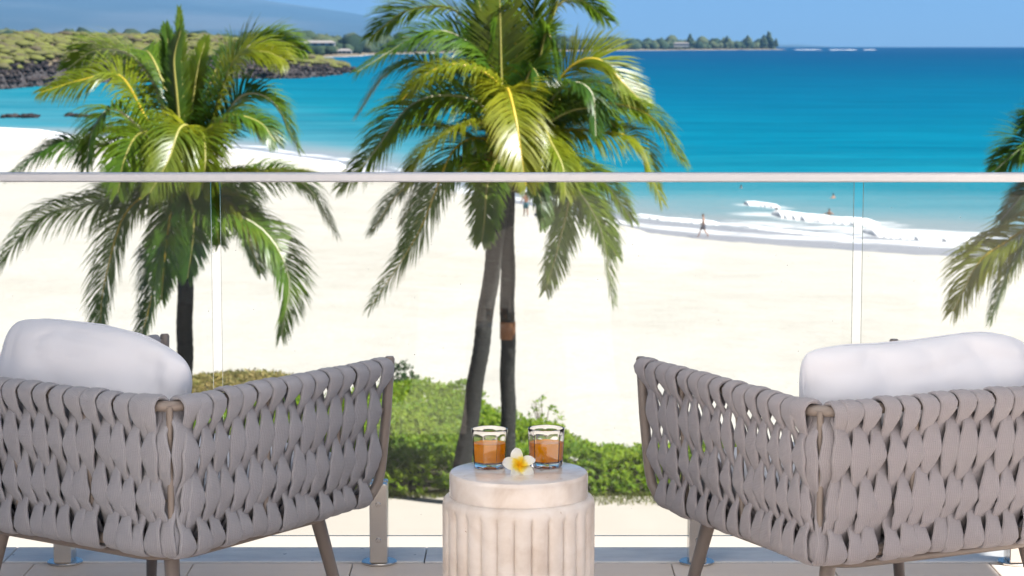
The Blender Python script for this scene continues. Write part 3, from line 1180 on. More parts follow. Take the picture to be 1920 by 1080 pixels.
def strap_mesh(sgn, seed, slant=.0, batter=.02):
    """one webbing strap doubled over the top rail: one end woven out-in-out-in, the other in-out-in-out"""
    rd = random.Random(seed)
    hw, th = .0258 + rd.uniform(-.001, .0012), .0050
    tilt = R(17)
    half = PITCH_S / 2 * sgn * rd.uniform(.88, 1.1)
    path = []

    def amp(t):
        return .0175 if t < .5 else (.0100 if t < 2.5 else .0175)

    ph = [rd.uniform(-.14, .14) for _ in range(4)]
    lj = rd.uniform(.6, 1.4)

    def leg(kind, t):
        tt = t + (ph[int(min(t, 2.99))] * math.sin(math.pi * (t % 1)) if t < 3 else 0)
        c = math.cos(math.pi * tt) * (1 if kind == 'A' else -1)
        q = .5 + .5 * c                            # 1 where the strap lies outside, 0 where it dives behind
        o = math.copysign(abs(c) ** .9, c) * amp(t) + .004 * q
        s2 = math.sin(math.pi * tt) ** 2
        lat = sgn * slant * (t - .6)
        x0 = 0 if kind == 'A' else half
        tri = abs(((tt + (0 if kind == 'A' else 1)) % 2) - 1)        # 1 at the middle of the outer run, 0 behind the rods
        w = max(.17 + .92 * tri ** .92, .72 if tri < .42 else .0)
        if kind == 'B' and t < .55: w = max(w, .80)
        if t < .12: w = .90 if kind == 'A' else .5
        if t > 2.25: w = max(w, .8 if kind == 'B' else 1.15)
        return Vector((x0 + lat, o - batter * t / 3, -H3 * t)), tilt * s2 * rd.uniform(.9, 1.1), w

    N = 10
    for i in range(3 * N, 0, -1):
        path.append(leg('A', i / N))
    for k in range(9):
        a = math.pi * k / 8
        path.append((Vector((half * (k / 8) - sgn * slant * .6, .0205 * math.cos(a), .0195 * math.sin(a))), 0, .90 - .4 * k / 8))
    for i in range(1, 3 * N + 1):
        path.append(leg('B', i / N))
    for k in range(1, 8):                         # wraps round under the bottom tube
        a = math.pi * k / 8
        path.append((Vector((half + sgn * slant * 2.4, -batter + .0205 * math.cos(a), -3 * H3 - .0185 * math.sin(a))), 0, .98))
    sec = []
    for k in range(14):
        a = 2 * math.pi * k / 14
        c, s = math.cos(a), math.sin(a)
        sec.append((math.copysign(abs(c) ** .62, c), math.copysign(abs(s) ** .75, s)))
    v, f, uv = [], [], []
    n = len(path)
    ln = 0
    for i, (p, tl, wsc) in enumerate(path):
        T = (path[min(i + 1, n - 1)][0] - path[max(i - 1, 0)][0]).normalized()
        Xd = Vector((math.cos(tl), math.sin(tl) * sgn, 0))
        Xd = (Xd - T * Xd.dot(T)).normalized()
        Nn = T.cross(Xd)
        if i: ln += (p - path[i - 1][0]).length
        for (a, b) in sec:
            v.append(p + Xd * (a * hw * wsc) + Nn * (b * th * (1.55 - .50 * wsc)))
            uv.append((a * .5 + .5, ln))
    k = len(sec)
    for i in range(n - 1):
        for j in range(k):
            q = (j + 1) % k
            f.append((i * k + j, i * k + q, (i + 1) * k + q, (i + 1) * k + j))
    f.append(tuple(range(k - 1, -1, -1)))
    f.append(tuple((n - 1) * k + j for j in range(k)))
    m = MB(); m.add(v, f, uv)
    me = m.mesh('strap', None, True)
    return me


def u_path(inset=0, front_in=0, z=0, n=8):
    """plan of the arm rails and the back rail, from the left front post round to the right front post"""
    x, yb, yf = W / 2 - inset, -DP / 2 + inset, DP / 2 - front_in
    r = RC
    pts = [(-x, yf, z), (-x, (yf + yb) / 2, z)]
    for k in range(n + 1):
        a = math.pi + (math.pi / 2) * k / n
        pts.append((-x + r + r * math.cos(a), yb + r + r * math.sin(a), z))
    pts.append((0, yb, z))
    for k in range(n + 1):
        a = 1.5 * math.pi + (math.pi / 2) * k / n
        pts.append((x - r + r * math.cos(a), yb + r + r * math.sin(a), z))
    pts += [(x, (yf + yb) / 2, z), (x, yf, z)]
    return pts


def make_chair(loc, rz, near, strap_mat, label):
    """near = -1 when the back left corner is the one towards the camera, +1 for the back right corner"""
    root = tag(empty('woven_armchair', loc, rz), label, 'armchair', 'woven armchairs facing the beach')
    fr = M['frame']
    m = MB(); m.tube(u_path(0, .01, ZR), .0125, 12); m.build('top_rail', fr, root, angle=60)
    for k in (1, 2):
        m = MB(); m.tube(u_path(.02 * k / 3, .02, ZR - H3 * k), .0062, 8); m.build('horizontal_rod', fr, root, angle=60)
    m = MB(); m.tube(u_path(.02, .05, ZB), .0125, 12)
    m.tube([(-W / 2 + .03, DP / 2 - .06, ZB), (W / 2 - .03, DP / 2 - .06, ZB)], .0125, 10)
    m.build('bottom_rail', fr, root, angle=60)
    for s in (-1, 1):                              # arm-end posts that bend into the bottom rail
        m = MB()
        pp = [(s * W / 2, DP / 2 + .004, ZR + .024), (s * W / 2, DP / 2 + .004, ZR + .019), (s * (W / 2 - .004), DP / 2 - .006, ZR - .12), (s * (W / 2 - .012), DP / 2 - .018, ZB + .07),
              (s * (W / 2 - .016), DP / 2 - .027, ZB + .03), (s * (W / 2 - .020), DP / 2 - .048, ZB + .006), (s * (W / 2 - .020), DP / 2 - .085, ZB)]
        m.tube(pp, [.0095, .0128, .0128, .0128, .0128, .0128, .0125], 12)
        m.build('post', fr, root, angle=50)
    # uprights at the back corners and between
    ups = []
    c = RC * (1 - math.sqrt(.5))
    for s in (-1, 1):
        ups.append(((s * (W / 2 - c + .006), -DP / 2 + c - .006), (s * (W / 2 - c - .008), -DP / 2 + c + .008)))
        for y in (.20, -.06):
            ups.append(((s * W / 2, y), (s * (W / 2 - .02), y)))
        ups.append(((s * .12, -DP / 2), (s * .12, -DP / 2 + .02)))
    for (a, b) in ups:
        m = MB(); m.tube([(a[0], a[1], ZR), (b[0], b[1], ZB)], .0078, 8); m.build('upright', fr, root, angle=50)
    m = MB(); m.box(-W / 2 + .03, W / 2 - .03, -DP / 2 + .03, DP / 2 - .07, ZB - .004, ZB + .012, .003)
    m.build('seat_panel', strap_mat, root, smooth=False)
    # base ring and legs
    bx0, by0, by1, r, zb = W / 2 - .072, -DP / 2 + .06, DP / 2 - .11, .10, ZB - .036
    ring = []
    for (cx, cy, a0) in ((-bx0 + r, by0 + r, 180), (bx0 - r, by0 + r, 270), (bx0 - r, by1 - r, 0), (-bx0 + r, by1 - r, 90)):
        for k in range(7):
            a = R(a0 + 15 * k)
            ring.append((cx + r * math.cos(a), cy + r * math.sin(a), zb))
    ring.append(ring[0])
    m = MB(); m.tube(ring, .0115, 10, False)
    for sx in (-1, 1):
        for yy in (by0 + .03, by1 - .03):
            m.tube([(sx * (bx0 - .03), yy, zb), (sx * (bx0 - .028), yy, ZB)], .008, 8)
    m.build('base_ring', fr, root, angle=60)
    for sx in (-1, 1):
        for sy, yy in ((-1, by0 + .05), (1, by1 - .05)):
            m = MB()
            m.tube([(sx * (bx0 - .035), yy, zb), (sx * (bx0 - .035 + .005), yy + sy * .004, zb - .02), (sx * (bx0 + .03), yy + sy * .05, .004), (sx * (bx0 + .03), yy + sy * .05, 0)], [.0185, .0180, .0125, .0115], 14)
            m.build('leg', fr, root, angle=50)
    # straps
    A = {s: [strap_mesh(s, 100 + 10 * k + s, .0150 * (k // 2) / 4) for k in range(10)] for s in (-1, 1)}
    for s in A:
        for me in A[s]: me.materials.append(strap_mat)

    def put(x, y, nx, ny, s, k, far=0.0):
        k = 2 * round(4 * far) + k % 2
        rz_ = math.atan2(-nx, ny)
        o = link_mesh('strap', A[s][k], None, root, (x, y, ZR + random.uniform(-.002, .002)), (random.uniform(-.012, .012), random.uniform(-.025, .025), rz_ + random.uniform(-.04, .04)))
        sc = random.uniform(.96, 1.05)
        o.scale = (sc, 1, 1)

    kk = 0
    na = 14
    y_first, y_last = DP / 2 - .036, -DP / 2 + RC + .012
    for s in (-1, 1):                              # arms: the weave leans towards the back
        for i in range(na):
            y = y_first + (y_last - y_first) * i / (na - 1) + random.uniform(-.003, .003)
            # local x of a left-arm strap points to the front, of a right-arm strap to the back
            put(s * W / 2, y, s, 0, -1 if s < 0 else 1, kk, min(1, .15 + 1.1 * (1 - i / (na - 1)))); kk += 1
    nb = 13
    x0 = W / 2 - RC - .006
    for i in range(nb):
        x = -x0 + 2 * x0 * i / (nb - 1) + random.uniform(-.003, .003)
        put(x, -DP / 2, 0, -1, 1 if near < 0 else -1, kk, min(.85, 1.1 * (i if near < 0 else nb - 1 - i) / (nb - 1))); kk += 1
    for s in (-1, 1):
        for ang in (12, 78):
            a = R(ang)
            px_, py_ = s * (W / 2 - RC + RC * math.cos(a)), -DP / 2 + RC - RC * math.sin(a)
            put(px_, py_, s * math.cos(a), -math.sin(a), (1 if near < 0 else -1) if ang > 45 else (-1 if s < 0 else 1), kk); kk += 1
    return root


def pillow(name, label, loc, rot, w, h, t, seed, cat='cushion', group=None):
    """soft square cushion: full in the middle, thin at the seam, puckered towards the corners"""
    n, m = 56, 40
    V, Fc = [], []
    rg = random.Random(seed)
    folds = [(rg.uniform(-1, 1), rg.choice((-1, 1)), rg.uniform(.05, .12), rg.uniform(.4, 1)) for _ in range(9)]
    off = Vector((seed * 3.1, 0, 0))
    for side in (1, -1):
        for j in range(m + 1):
            for i in range(n + 1):
                u, v = i / n * 2 - 1, j / m * 2 - 1
                uu = math.sin(u * math.pi / 2); vv = math.sin(v * math.pi / 2)
                edge = (1 - abs(uu) ** 3.2) * (1 - abs(vv) ** 2.6)
                th = t / 2 * max(edge, 0) ** .42
                x = w / 2 * uu * (1 - .035 * (1 - vv * vv) * abs(uu) ** 3 - .07 * abs(vv) ** 7)
                z = h / 2 * vv * (1 - .13 * abs(uu) ** 6) - .010 * math.sin(uu * 3 + seed)
                p = Vector((x, 0, z))
                d = mnoise.noise(p * 6 + off) * .014 + mnoise.noise(p * 17 + off) * .004
                d -= .011 * max(0, 1 - abs(mnoise.noise(Vector((x * 3.2, z * 7.5, 1)) + off)) * 3.2) ** 3 * (.3 + .7 * vv * vv)
                for (fx, fs, fw, fa) in folds:   # folds running in from the seams
                    cx = fx + .25 * fs * (1 - abs(vv))
                    g = math.exp(-((uu - cx) / fw) ** 2) * max(0, (vv * fs)) ** 1.5
                    d -= .018 * fa * g
                ex = math.exp(-((1 - abs(uu)) / .22) ** 2)
                d += ex * .006 * math.sin(vv * 13 + seed) * (1 - vv * vv)
                p.y = side * (th + d * min(1, max(edge, 0) * 3))
                V.append(p)
    k = (n + 1) * (m + 1)
    for side in (0, 1):
        for j in range(m):
            for i in range(n):
                a = side * k + j * (n + 1) + i
                q = (a, a + 1, a + n + 2, a + n + 1)
                Fc.append(q if side else q[::-1])
    b = MB(); b.add(V, Fc)
    me = b.mesh(name, M['cushion'])
    import bmesh
    bm = bmesh.new(); bm.from_mesh(me)
    bmesh.ops.remove_doubles(bm, verts=bm.verts, dist=.0004)
    bm.to_mesh(me); bm.free()
    me.shade_smooth()
    o = link_mesh(name, me, None, None, loc, rot)
    tag(o, label, cat, group)
    pm = MB()                                      # piped seam
    ring = []
    for q in range(121):
        a = 2 * math.pi * q / 120
        c, s = math.cos(a), math.sin(a)
        u = math.copysign(min(1, abs(c) ** .28), c); v = math.copysign(min(1, abs(s) ** .28), s)
        ring.append((w / 2 * u * (1 - .035 * (1 - v * v) - .07 * abs(v) ** 7), 0, h / 2 * v * (1 - .13 * abs(u) ** 6) - .010 * math.sin(u * 3 + seed)))
    pm.tube(ring, .0042, 6, False)
    pm.build('seam', M['cushion'], o, angle=60)
    return o


def seat_cushion(label, loc, rz):
    m = MB()
    V, Fc = [], []
    n = 20
    w, d, h = W - .12, DP - .12, .10
    for k, (sc, z) in enumerate(((.93, 0), (.99, .012), (1, .05), (.99, .088), (.93, .10), (.0, .104))):
        for q in range(40):
            a = 2 * math.pi * q / 40
            c, s = math.cos(a), math.sin(a)
            V.append((w / 2 * sc * math.copysign(abs(c) ** .3, c), d / 2 * sc * math.copysign(abs(s) ** .3, s), z))
    for k in range(5):
        for q in range(40):
            r_ = (q + 1) % 40
            Fc.append((k * 40 + q, k * 40 + r_, (k + 1) * 40 + r_, (k + 1) * 40 + q))
    Fc.append(tuple(range(39, -1, -1)))
    m.add(V, Fc)
    o = m.build('seat_cushion', M['cushion'], None, angle=60, loc=loc, rot=(0, 0, rz))
    return tag(o, label, 'cushion', 'seat cushions')


def place_chair(corner, ang, near, mat, word, label):
    rz = ang
    c = Vector((corner[0], corner[1], 0)) + Matrix.Rotation(rz, 3, 'Z') @ Vector((-near * W / 2, DP / 2, 0))
    make_chair(c, rz, near, mat, label)
    Rz = Matrix.Rotation(rz, 3, 'Z')
    seat_cushion('white seat cushion inside the %s woven armchair' % word, c + Rz @ Vector((0, .0, ZB + .016)), rz)
    return c, Rz


cR, RzR = place_chair((.664, 4.80), R(25.8), -1, M['strap_warm'], 'right', 'grey woven strap armchair angled to the left, right of the stone table')
cL, RzL = place_chair((-.752, 4.865), R(-34.6), 1, M['strap_cool'], 'left', 'grey woven strap armchair angled to the right, left of the stone table')
pillow('back_cushion', 'long white back cushion sagging over the rail of the left woven armchair', cL + RzL @ Vector((-.005, -DP / 2 + .125, .607)), (R(-10), R(6.5), R(-34.6)), .59, .41, .19, 4, group='white back cushions')
pillow('back_cushion', 'plump white back cushion with a square end in the right woven armchair', cR + RzR @ Vector((-.012, -DP / 2 + .125, .600)), (R(-9), R(1.6), R(25.8)), .65, .40, .19, 9, group='white back cushions')

# ------------------------------------------------------------------ side table
TX, TY, TZ = .0149, 4.945, .52
tab = tag(empty('side_table', (TX, TY, 0)), 'round cream stone side table with fluted drum base between the chairs', 'side table')
m = MB()
prof = [(.150, .455), (.1545, .462), (.1555, .468), (.1555, .510), (.1545, .5155), (.1520, .5190), (.1485, .52)]
m.lathe(prof, 96)
m.build('table_top', M['stone_top'], tab, angle=30)
NF = 27


def flute(a, z, i):
    k = min(1, max(0, (.446 - z) / .012))
    ph = (a * NF / (2 * math.pi)) % 1.0
    s = math.sqrt(max(0, 1 - (2 * ph - 1) ** 2 * .985))          # round reeds with tight grooves
    return 1 - (.060 * (1 - s)) * k * (1 if z > 0.004 else .6)


m = MB()
zz = [(.160, .0), (.170, .004)] + [(.171, .02 + .41 * k / 12) for k in range(13)] + [(.1712, .437), (.171, .446), (.1695, .455), (.1655, .4615), (.160, .4645), (.156, .4655)]
m.lathe(zz, NF * 16, rf=flute)
m.build('fluted_base', M['stone'], tab, angle=60)


# ------------------------------------------------------------------ glasses of juice
def tumbler(x, y, rot, label):
    root_loc = (x, y, TZ + .0003)

    def oct_(amount):
        def fn(a, z, i):
            ph = ((a + math.pi / 8) % (math.pi / 4)) - math.pi / 8
            o = math.cos(math.pi / 8) / math.cos(ph)
            return 1 - amount * (1 - o * 1.0) if amount else 1
        return fn
    H, RO, RB = .0885, .0418, .0372

    def ro(z): return RB + (RO - RB) * (z / H) ** .8
    outer = [(RB - .004, 0), (RB - .001, .0012), (RB, .004)] + [(ro(z), z) for z in (.012, .025, .04, .055, .070, .080, .0865)] + [(RO - .0004, .0880), (RO - .0013, H)]
    inner = [(RO - .0024, .0880), (RO - .0030, .0860)] + [(ro(z) - .0033, z) for z in (.070, .055, .04, .025, .0150)] + [(RB - .007, .0110), (RB - .014, .0098), (.004, .0095)]
    v = []
    m = MB()
    n = 64
    pr = outer + inner
    f_full = oct_(.75)
    for k, (r, z) in enumerate(pr):
        for j in range(n):
            a = 2 * math.pi * j / n
            fade = 1 if .006 < z < .078 else (.25 if z >= .078 else .6)
            rr = r * (1 - (1 - f_full(a, z, 0)) * fade)
            v.append((rr * math.cos(a), rr * math.sin(a), z))
    f = []
    for i in range(len(pr) - 1):
        for j in range(n):
            k = (j + 1) % n
            f.append((i * n + j, i * n + k, (i + 1) * n + k, (i + 1) * n + j))
    f.append(tuple(range(n - 1, -1, -1)))
    f.append(tuple((len(pr) - 1) * n + j for j in range(n)))
    m.add(v, f)
    g = m.build('juice_glass', M['glass'], None, angle=22, loc=root_loc, rot=(0, 0, rot))
    tag(g, label, 'glass', 'glasses of orange juice on the table')
    jm = MB()
    v, f = [], []
    lv = .0565
    pr = [(RB - .0145, .0101), (RB - .0074, .0113)] + [(ro(z) - .0036, z) for z in (.0153, .025, .04, .05, lv - .001)] + [(ro(lv) - .0040, lv - .0002), (ro(lv) - .006, lv - .0006), (.012, lv - .0007)]
    for k, (r, z) in enumerate(pr):
        for j in range(n):
            a = 2 * math.pi * j / n
            rr = r * (1 - (1 - f_full(a, z, 0)))
            v.append((rr * math.cos(a), rr * math.sin(a), z))
    for i in range(len(pr) - 1):
        for j in range(n):
            k = (j + 1) % n
            f.append((i * n + j, i * n + k, (i + 1) * n + k, (i + 1) * n + j))
    f.append(tuple(range(n - 1, -1, -1)))
    f.append(tuple((len(pr) - 1) * n + j for j in range(n)))
    jm.add(v, f)
    jm.build('juice', M['juice'], g, angle=30)


tumbler(-.0510, 4.990, R(3), 'short faceted glass of orange juice left of the white flower')
tumbler(.0775, 5.000, R(24), 'short faceted glass of orange juice right of the white flower')

# ------------------------------------------------------------------ plumeria
fl = tag(empty('plumeria_flower', (.0165, 4.918, TZ + .0175)), 'white plumeria flower with yellow centre lying between two juice glasses', 'flower')
fl.rotation_euler = (R(62), R(-4), R(6))


def petal_mesh(seed):
    rg = random.Random(seed)
    n, mI = 12, 8
    V, Fc, UV = [], [], []
    L = .040
    for i in range(n + 1):
        t = i / n
        wv = .0138 * (math.sin(math.pi * min(1, t * .80 + .10)) ** .8) * (1 if t < .8 else math.sqrt(max(0, 1 - ((t - .8) / .2) ** 2)) * .98 + .02)
        for j in range(mI + 1):
            s = j / mI * 2 - 1
            x = s * wv + .004 * t * t + .0
            z = .002 + .014 * t * (1 - .75 * t) + .0045 * s * (1 - t * .3) + .002 * s * s - .003 * max(0, t - .75) * 4
            V.append((x, L * t + .001, z)); UV.append((s * .5 + .5, t))
    for i in range(n):
        for j in range(mI):
            a = i * (mI + 1) + j
            Fc.append((a, a + 1, a + mI + 2, a + mI + 1))
    m = MB(); m.add(V, Fc, UV)
    return m.mesh('petal', M['petal'])


pm_ = petal_mesh(1)
for k in range(5):
    o = link_mesh('petal', pm_, None, fl, (0, 0, .0002 * k), (R(random.uniform(-6, 6)), R(random.uniform(-5, 5)), R(10 + 72 * k + random.uniform(-5, 5))))
    o.scale = (1, random.uniform(.92, 1.02), 1)
m = MB(); m.tube([(0, 0, .002), (0, .001, -.008), (.0, .002, -.014)], [.0035, .0026, .0022], 10)
m.build('flower_tube', M['petal'], fl)

# ------------------------------------------------------------------ palms
D_PALM = 43.0
MPP = D_PALM / F_PX / math.cos(0)


def catmull(pts, n):
    P = [pts[0] * 2 - pts[1]] + pts + [pts[-1] * 2 - pts[-2]]
    out = []
    segs = len(pts) - 1
    for i in range(n + 1):
        q = i / n * segs
        k = min(int(q), segs - 1)
        t = q - k
        a, b, c, d = P[k], P[k + 1], P[k + 2], P[k + 3]
        out.append(.5 * ((2 * b) + (c - a) * t + (2 * a - 5 * b + 4 * c - d) * t * t + (3 * b - a - 3 * c + d) * t ** 3))
    return out


def make_frond(root, pts, rd, leaf, rachis, lmax=.78, roll=0.0, droop=.55, n=150, bare=.07):
    """pts: local points of the midrib from the crown to the tip"""
    pts = [Vector(p) for p in pts]
    C = catmull(pts, 40)
    total = sum((C[i + 1] - C[i]).length for i in range(40))
    m = MB(); m.tube(C[::2], [max(.008, .040 * (1 - i / 20) ** .8) for i in range(21)], 6)
    fo = m.build('frond', rachis, root, angle=60)
    A = pts[-1] - pts[0]
    A.z = 0
    if A.length < .25: A = Vector((math.cos(roll * 3), math.sin(roll * 3), 0))
    A.normalize()
    S0 = A.cross(Vector((0, 0, 1))).normalized()
    V, Fc = [], []
    Z = Vector((0, 0, -1))
    prevS = S0
    for side in (-1, 1):
        for i in range(n):
            s = bare + (1 - bare) * (i + rd.random() * .6) / n
            q = min(s, .999) * 40
            k = int(q)
            P = C[k].lerp(C[k + 1], q - k)
            T = (C[min(k + 2, 40)] - C[max(k - 1, 0)]).normalized()
            S = S0 - T * S0.dot(T)
            S.normalize()
            N = S.cross(T)
            if N.z < 0 and abs(T.z) < .75: N = -N
            S1 = S * math.cos(roll) + N * math.sin(roll)
            N1 = (N * math.cos(roll) - S * math.sin(roll))
            al = R((24 if lmax > .5 else 52) + (36 if lmax > .5 else 20) * s + rd.uniform(-7, 7))
            Dv = (S1 * (side * math.cos(al)) + T * math.sin(al) + N1 * rd.uniform(.05, .30)).normalized()
            prof = min(1, (s / .22)) ** .6 * (1 - max(0, (s - .45) / .55) ** 1.7 * .72)
            L = lmax * 1.18 * prof * rd.uniform(.85, 1.1)
            hw = .0175 * rd.uniform(.8, 1.2) * (.6 + .4 * prof)
            b = len(V)
            p = P.copy()
            dr = droop * rd.uniform(.9, 1.9)
            for j, wq in enumerate((.55, 1.0, .72, .06)):
                Wd = Dv.cross(N1)
                if Wd.length < 1e-3: Wd = T.copy()
                Wd.normalize()
                V.append(p - Wd * hw * wq); V.append(p + Wd * hw * wq)
                if j < 3:
                    p = p + Dv * (L / 3)
                    Dv = (Dv + Z * dr * .45).normalized()
                    N1 = (N1 - Dv * N1.dot(Dv)).normalized()
            for j in range(3):
                a = b + 2 * j
                Fc.append((a, a + 1, a + 3, a + 2))
    me = np_mesh('leaflets', np.array([v[:] for v in V]), np.array(Fc), leaf, smooth=True)
    lo = link_mesh('leaflets', me, None, fo)
    lo['kind'] = 'stuff'
    return fo


def palm(crown_px, d, base_px, fronds, fill, label, seed, trunk_r=.155, bend=0, band=None):
    """crown_px/base_px: where crown heart and trunk foot stand; fronds: list of (points, leaf key, rachis key, roll, droop)"""
    rd = random.Random(seed)
    cr = at(crown_px[0], crown_px[1], d)
    bx = at(base_px[0], base_px[1], d)
    gz = float(ground_z(bx.x, d))
    root = tag(empty('palm_tree', (bx.x, d, gz)), label, 'palm tree', 'coconut palms in front of the terrace')
    heart = Vector((cr.x - bx.x, 0, cr.z - gz))
    k = d / F_PX
    # trunk
    tb = MB()
    P, Rr = [], []
    nseg = 110
    for i in range(nseg + 1):
        t = i / nseg
        x = heart.x * (t ** 1.0) + bend * math.sin(math.pi * t)
        P.append((x + .012 * math.sin(t * 31), .012 * math.cos(t * 23), heart.z * t * .985))
        saw = (i % 3) / 3
        Rr.append(trunk_r * (1.28 - .28 * min(1, t * 5) - .10 * t) * (1 + .055 * saw + rd.uniform(-.02, .02)))
    tb.tube(P, Rr, 14)
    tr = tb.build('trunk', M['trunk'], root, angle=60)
    if band:
        zb = heart.z * band
        t = band
        b2 = MB()
        xx = heart.x * t + bend * math.sin(math.pi * t)
        b2.tube([(xx, 0, zb - .17), (xx, 0, zb + .17)], trunk_r * 1.03, 20)
        b2.build('trunk_band', M['rust'], root, angle=40)
    # leaf bases and fibre round the heart
    fb = MB()
    for i in range(14):
        a = i * 2.4
        z0 = heart.z - .75 + .055 * i
        r0 = trunk_r * .9
        fb.tube([(heart.x + r0 * math.cos(a), r0 * math.sin(a), z0), (heart.x + (r0 + .10) * math.cos(a), (r0 + .10) * math.sin(a), z0 + .22), (heart.x + (r0 + .26) * math.cos(a), (r0 + .26) * math.sin(a), z0 + .50)], [.085, .065, .03], 7)
    fb.build('leaf_bases', M['fibre'], root, angle=60)

    cm = MB()
    v0, f0 = ico_base()
    cm.add([Vector((a[0] * .095, a[1] * .095, a[2] * .125)) for a in v0], [tuple(int(q) for q in f) for f in f0])
    cme = cm.mesh('coconut', M['coconut'])
    for i in range(7):
        a = -1.9 + i * .62
        link_mesh('coconut', cme, None, root, (heart.x + .27 * math.cos(a), .27 * math.sin(a), heart.z - .34 - .16 * (i % 3)), (rd.uniform(-.4, .4), rd.uniform(-.4, .4), 0))
    for i in range(3):
        a = -2.3 + i * 1.3
        fs = MB()
        for q in range(9):
            b = a + rd.uniform(-.35, .35)
            l = rd.uniform(.5, .85)
            fs.tube([(heart.x + .15 * math.cos(a), .15 * math.sin(a), heart.z - .15), (heart.x + .35 * math.cos(b), .35 * math.sin(b), heart.z + .02), (heart.x + l * math.cos(b), l * math.sin(b), heart.z - .35 - .3 * rd.random())], [.018, .012, .006], 5)
        fs.build('flower_stalk', M['stalk'], root)

    def loc(px, py, dy):
        return Vector((heart.x + (px - crown_px[0]) * k, dy, heart.z - (py - crown_px[1]) * k))
    for fr in fronds:
        pts, lk, rk, roll, droop = fr[:5]
        lm = fr[5] if len(fr) > 5 else .78
        pp = [Vector((heart.x, 0, heart.z - .15)) * .7 + loc(*pts[0]) * .3] + [loc(*p) for p in pts]
        make_frond(root, pp, rd, M[lk], M[rk], lm, roll, droop)
    for i in range(fill):                          # the rest of the crown, mostly on the far side
        a = rd.uniform(0, 2 * math.pi)
        el = rd.uniform(-.5, 1.2)
        Lf = rd.uniform(2.3, 3.0)
        dirv = Vector((math.cos(a) * math.cos(el), abs(math.sin(a)) * math.cos(el) * (1 if rd.random() < .8 else -1) + .15, math.sin(el)))
        h0 = Vector((heart.x, 0, heart.z))
        p1 = h0 + dirv * Lf * .4
        p2 = h0 + dirv * Lf * .72 + Vector((0, 0, -.28))
        p3 = h0 + dirv * Lf * .93 + Vector((0, 0, -.95))
        make_frond(root, [h0 - Vector((0, 0, .2)), p1, p2, p3], rd, M[rd.choice(('leaf', 'leaf_d', 'leaf_d', 'leaf_y'))], M['rachis'], .72, rd.uniform(-.5, .5), rd.uniform(.4, .8))
    return root


L, LY, LD = 'leaf', 'leaf_y', 'leaf_d'
RA, RY, RG = 'rachis', 'rachis_y', 'rachis_g'
palm((345, 330), 43.0, (338, 935), [
    ([(345, 200, 0), (342, 100, .0), (338, 18, .2)], L, RA, .9, .08, .30),
    ([(330, 200, .2), (318, 110, .3), (308, 50, .5)], L, RA, .4, .05, .40),
    ([(358, 210, .2), (370, 130, .3), (382, 75, .6)], LY, RA, -.5, .05, .40),
    ([(338, 180, -.3), (336, 110, -.4), (350, 60, -.5)], L, RA, .1, .1, .30),
    ([(275, 215, -.2), (232, 142, -.3), (165, 150, -.4), (92, 172, -.5)], LY, RY, .55, .75, .82),
    ([(290, 170, .4), (240, 105, .6), (170, 95, .9), (110, 130, 1.1)], L, RG, -.5, .5, .8),
    ([(395, 240, -.2), (445, 115, -.3), (500, 98, -.4), (540, 112, -.5)], LY, RA, -.6, .6, .8),
    ([(400, 210, .4), (440, 105, .7), (505, 75, .9), (560, 95, 1.0)], LD, RG, .6, .5, .8),
    ([(405, 250, -.1), (455, 180, -.1), (515, 190, -.2), (560, 275, -.2)], LD, RG, .5, .6, .85),
    ([(390, 270, -.6), (440, 215, -1.0), (500, 225, -1.2), (530, 260, -1.3)], L, RA, -.3, .7, .7),
    ([(250, 280, -.2), (165, 268, -.3), (110, 272, -.4), (30, 325, -.5)], LD, RG, .3, .85, .85),
    ([(275, 345, -.3), (190, 375, -.5), (85, 405, -.6), (-12, 515, -.7)], LD, RG, .5, .8, .92),
    ([(303, 352, -.7), (250, 397, -1.1), (215, 520, -1.3), (206, 600, -1.3)], L, RY, .15, .5, .85),
    ([(327, 417, -.8), (310, 460, -1.0), (297, 550, -1.1), (272, 640, -1.1)], L, RY, -.2, .5, .75),
    ([(395, 375, -.5), (500, 425, -.8), (548, 513, -.9), (533, 620, -.9)], LD, RG, -.35, .55, .85),
    ([(415, 342, -.2), (510, 322, -.3), (575, 345, -.3), (628, 430, -.3)], LD, RG, .45, .85, .9),
    ([(400, 320, -.4), (470, 318, -.6), (560, 318, -.6), (600, 322, -.6)], LY, RA, .2, .6, .6),
    ([(300, 260, -.9), (245, 200, -1.6), (215, 235, -2.1), (205, 300, -2.3)], L, RG, -.2, .7, .8),
    ([(320, 250, -1.0), (290, 245, -1.8), (270, 290, -2.2), (262, 345, -2.4)], L, RA, .3, .7, .75),
    ([(370, 240, -1.0), (365, 235, -1.9), (350, 290, -2.3), (320, 345, -2.5)], LY, RA, .4, .7, .75),
    ([(385, 260, -1.0), (405, 245, -1.7), (415, 290, -2.2), (410, 340, -2.3)], LY, RA, -.4, .7, .75),
    ([(310, 190, .6), (270, 110, 1.2), (240, 100, 1.8), (205, 140, 2.2)], LD, RA, .3, .6, .75),
    ([(375, 200, .6), (400, 120, 1.2), (430, 85, 1.8), (470, 110, 2.2)], LD, RA, .3, .6, .75),
    ([(335, 360, -.7), (330, 420, -1.0), (322, 480, -1.1), (316, 550, -1.1)], L, RY, .3, .5, .62),
    ([(360, 350, -.7), (376, 395, -1.0), (374, 450, -1.1), (366, 510, -1.2)], LD, RA, -.3, .5, .6),
    ([(290, 330, .4), (240, 320, .9), (190, 350, 1.2), (160, 420, 1.4)], LD, RA, .3, .7, .8),
], 8, 'coconut palm with a single trunk behind the left woven armchair', 3, .165, .05)

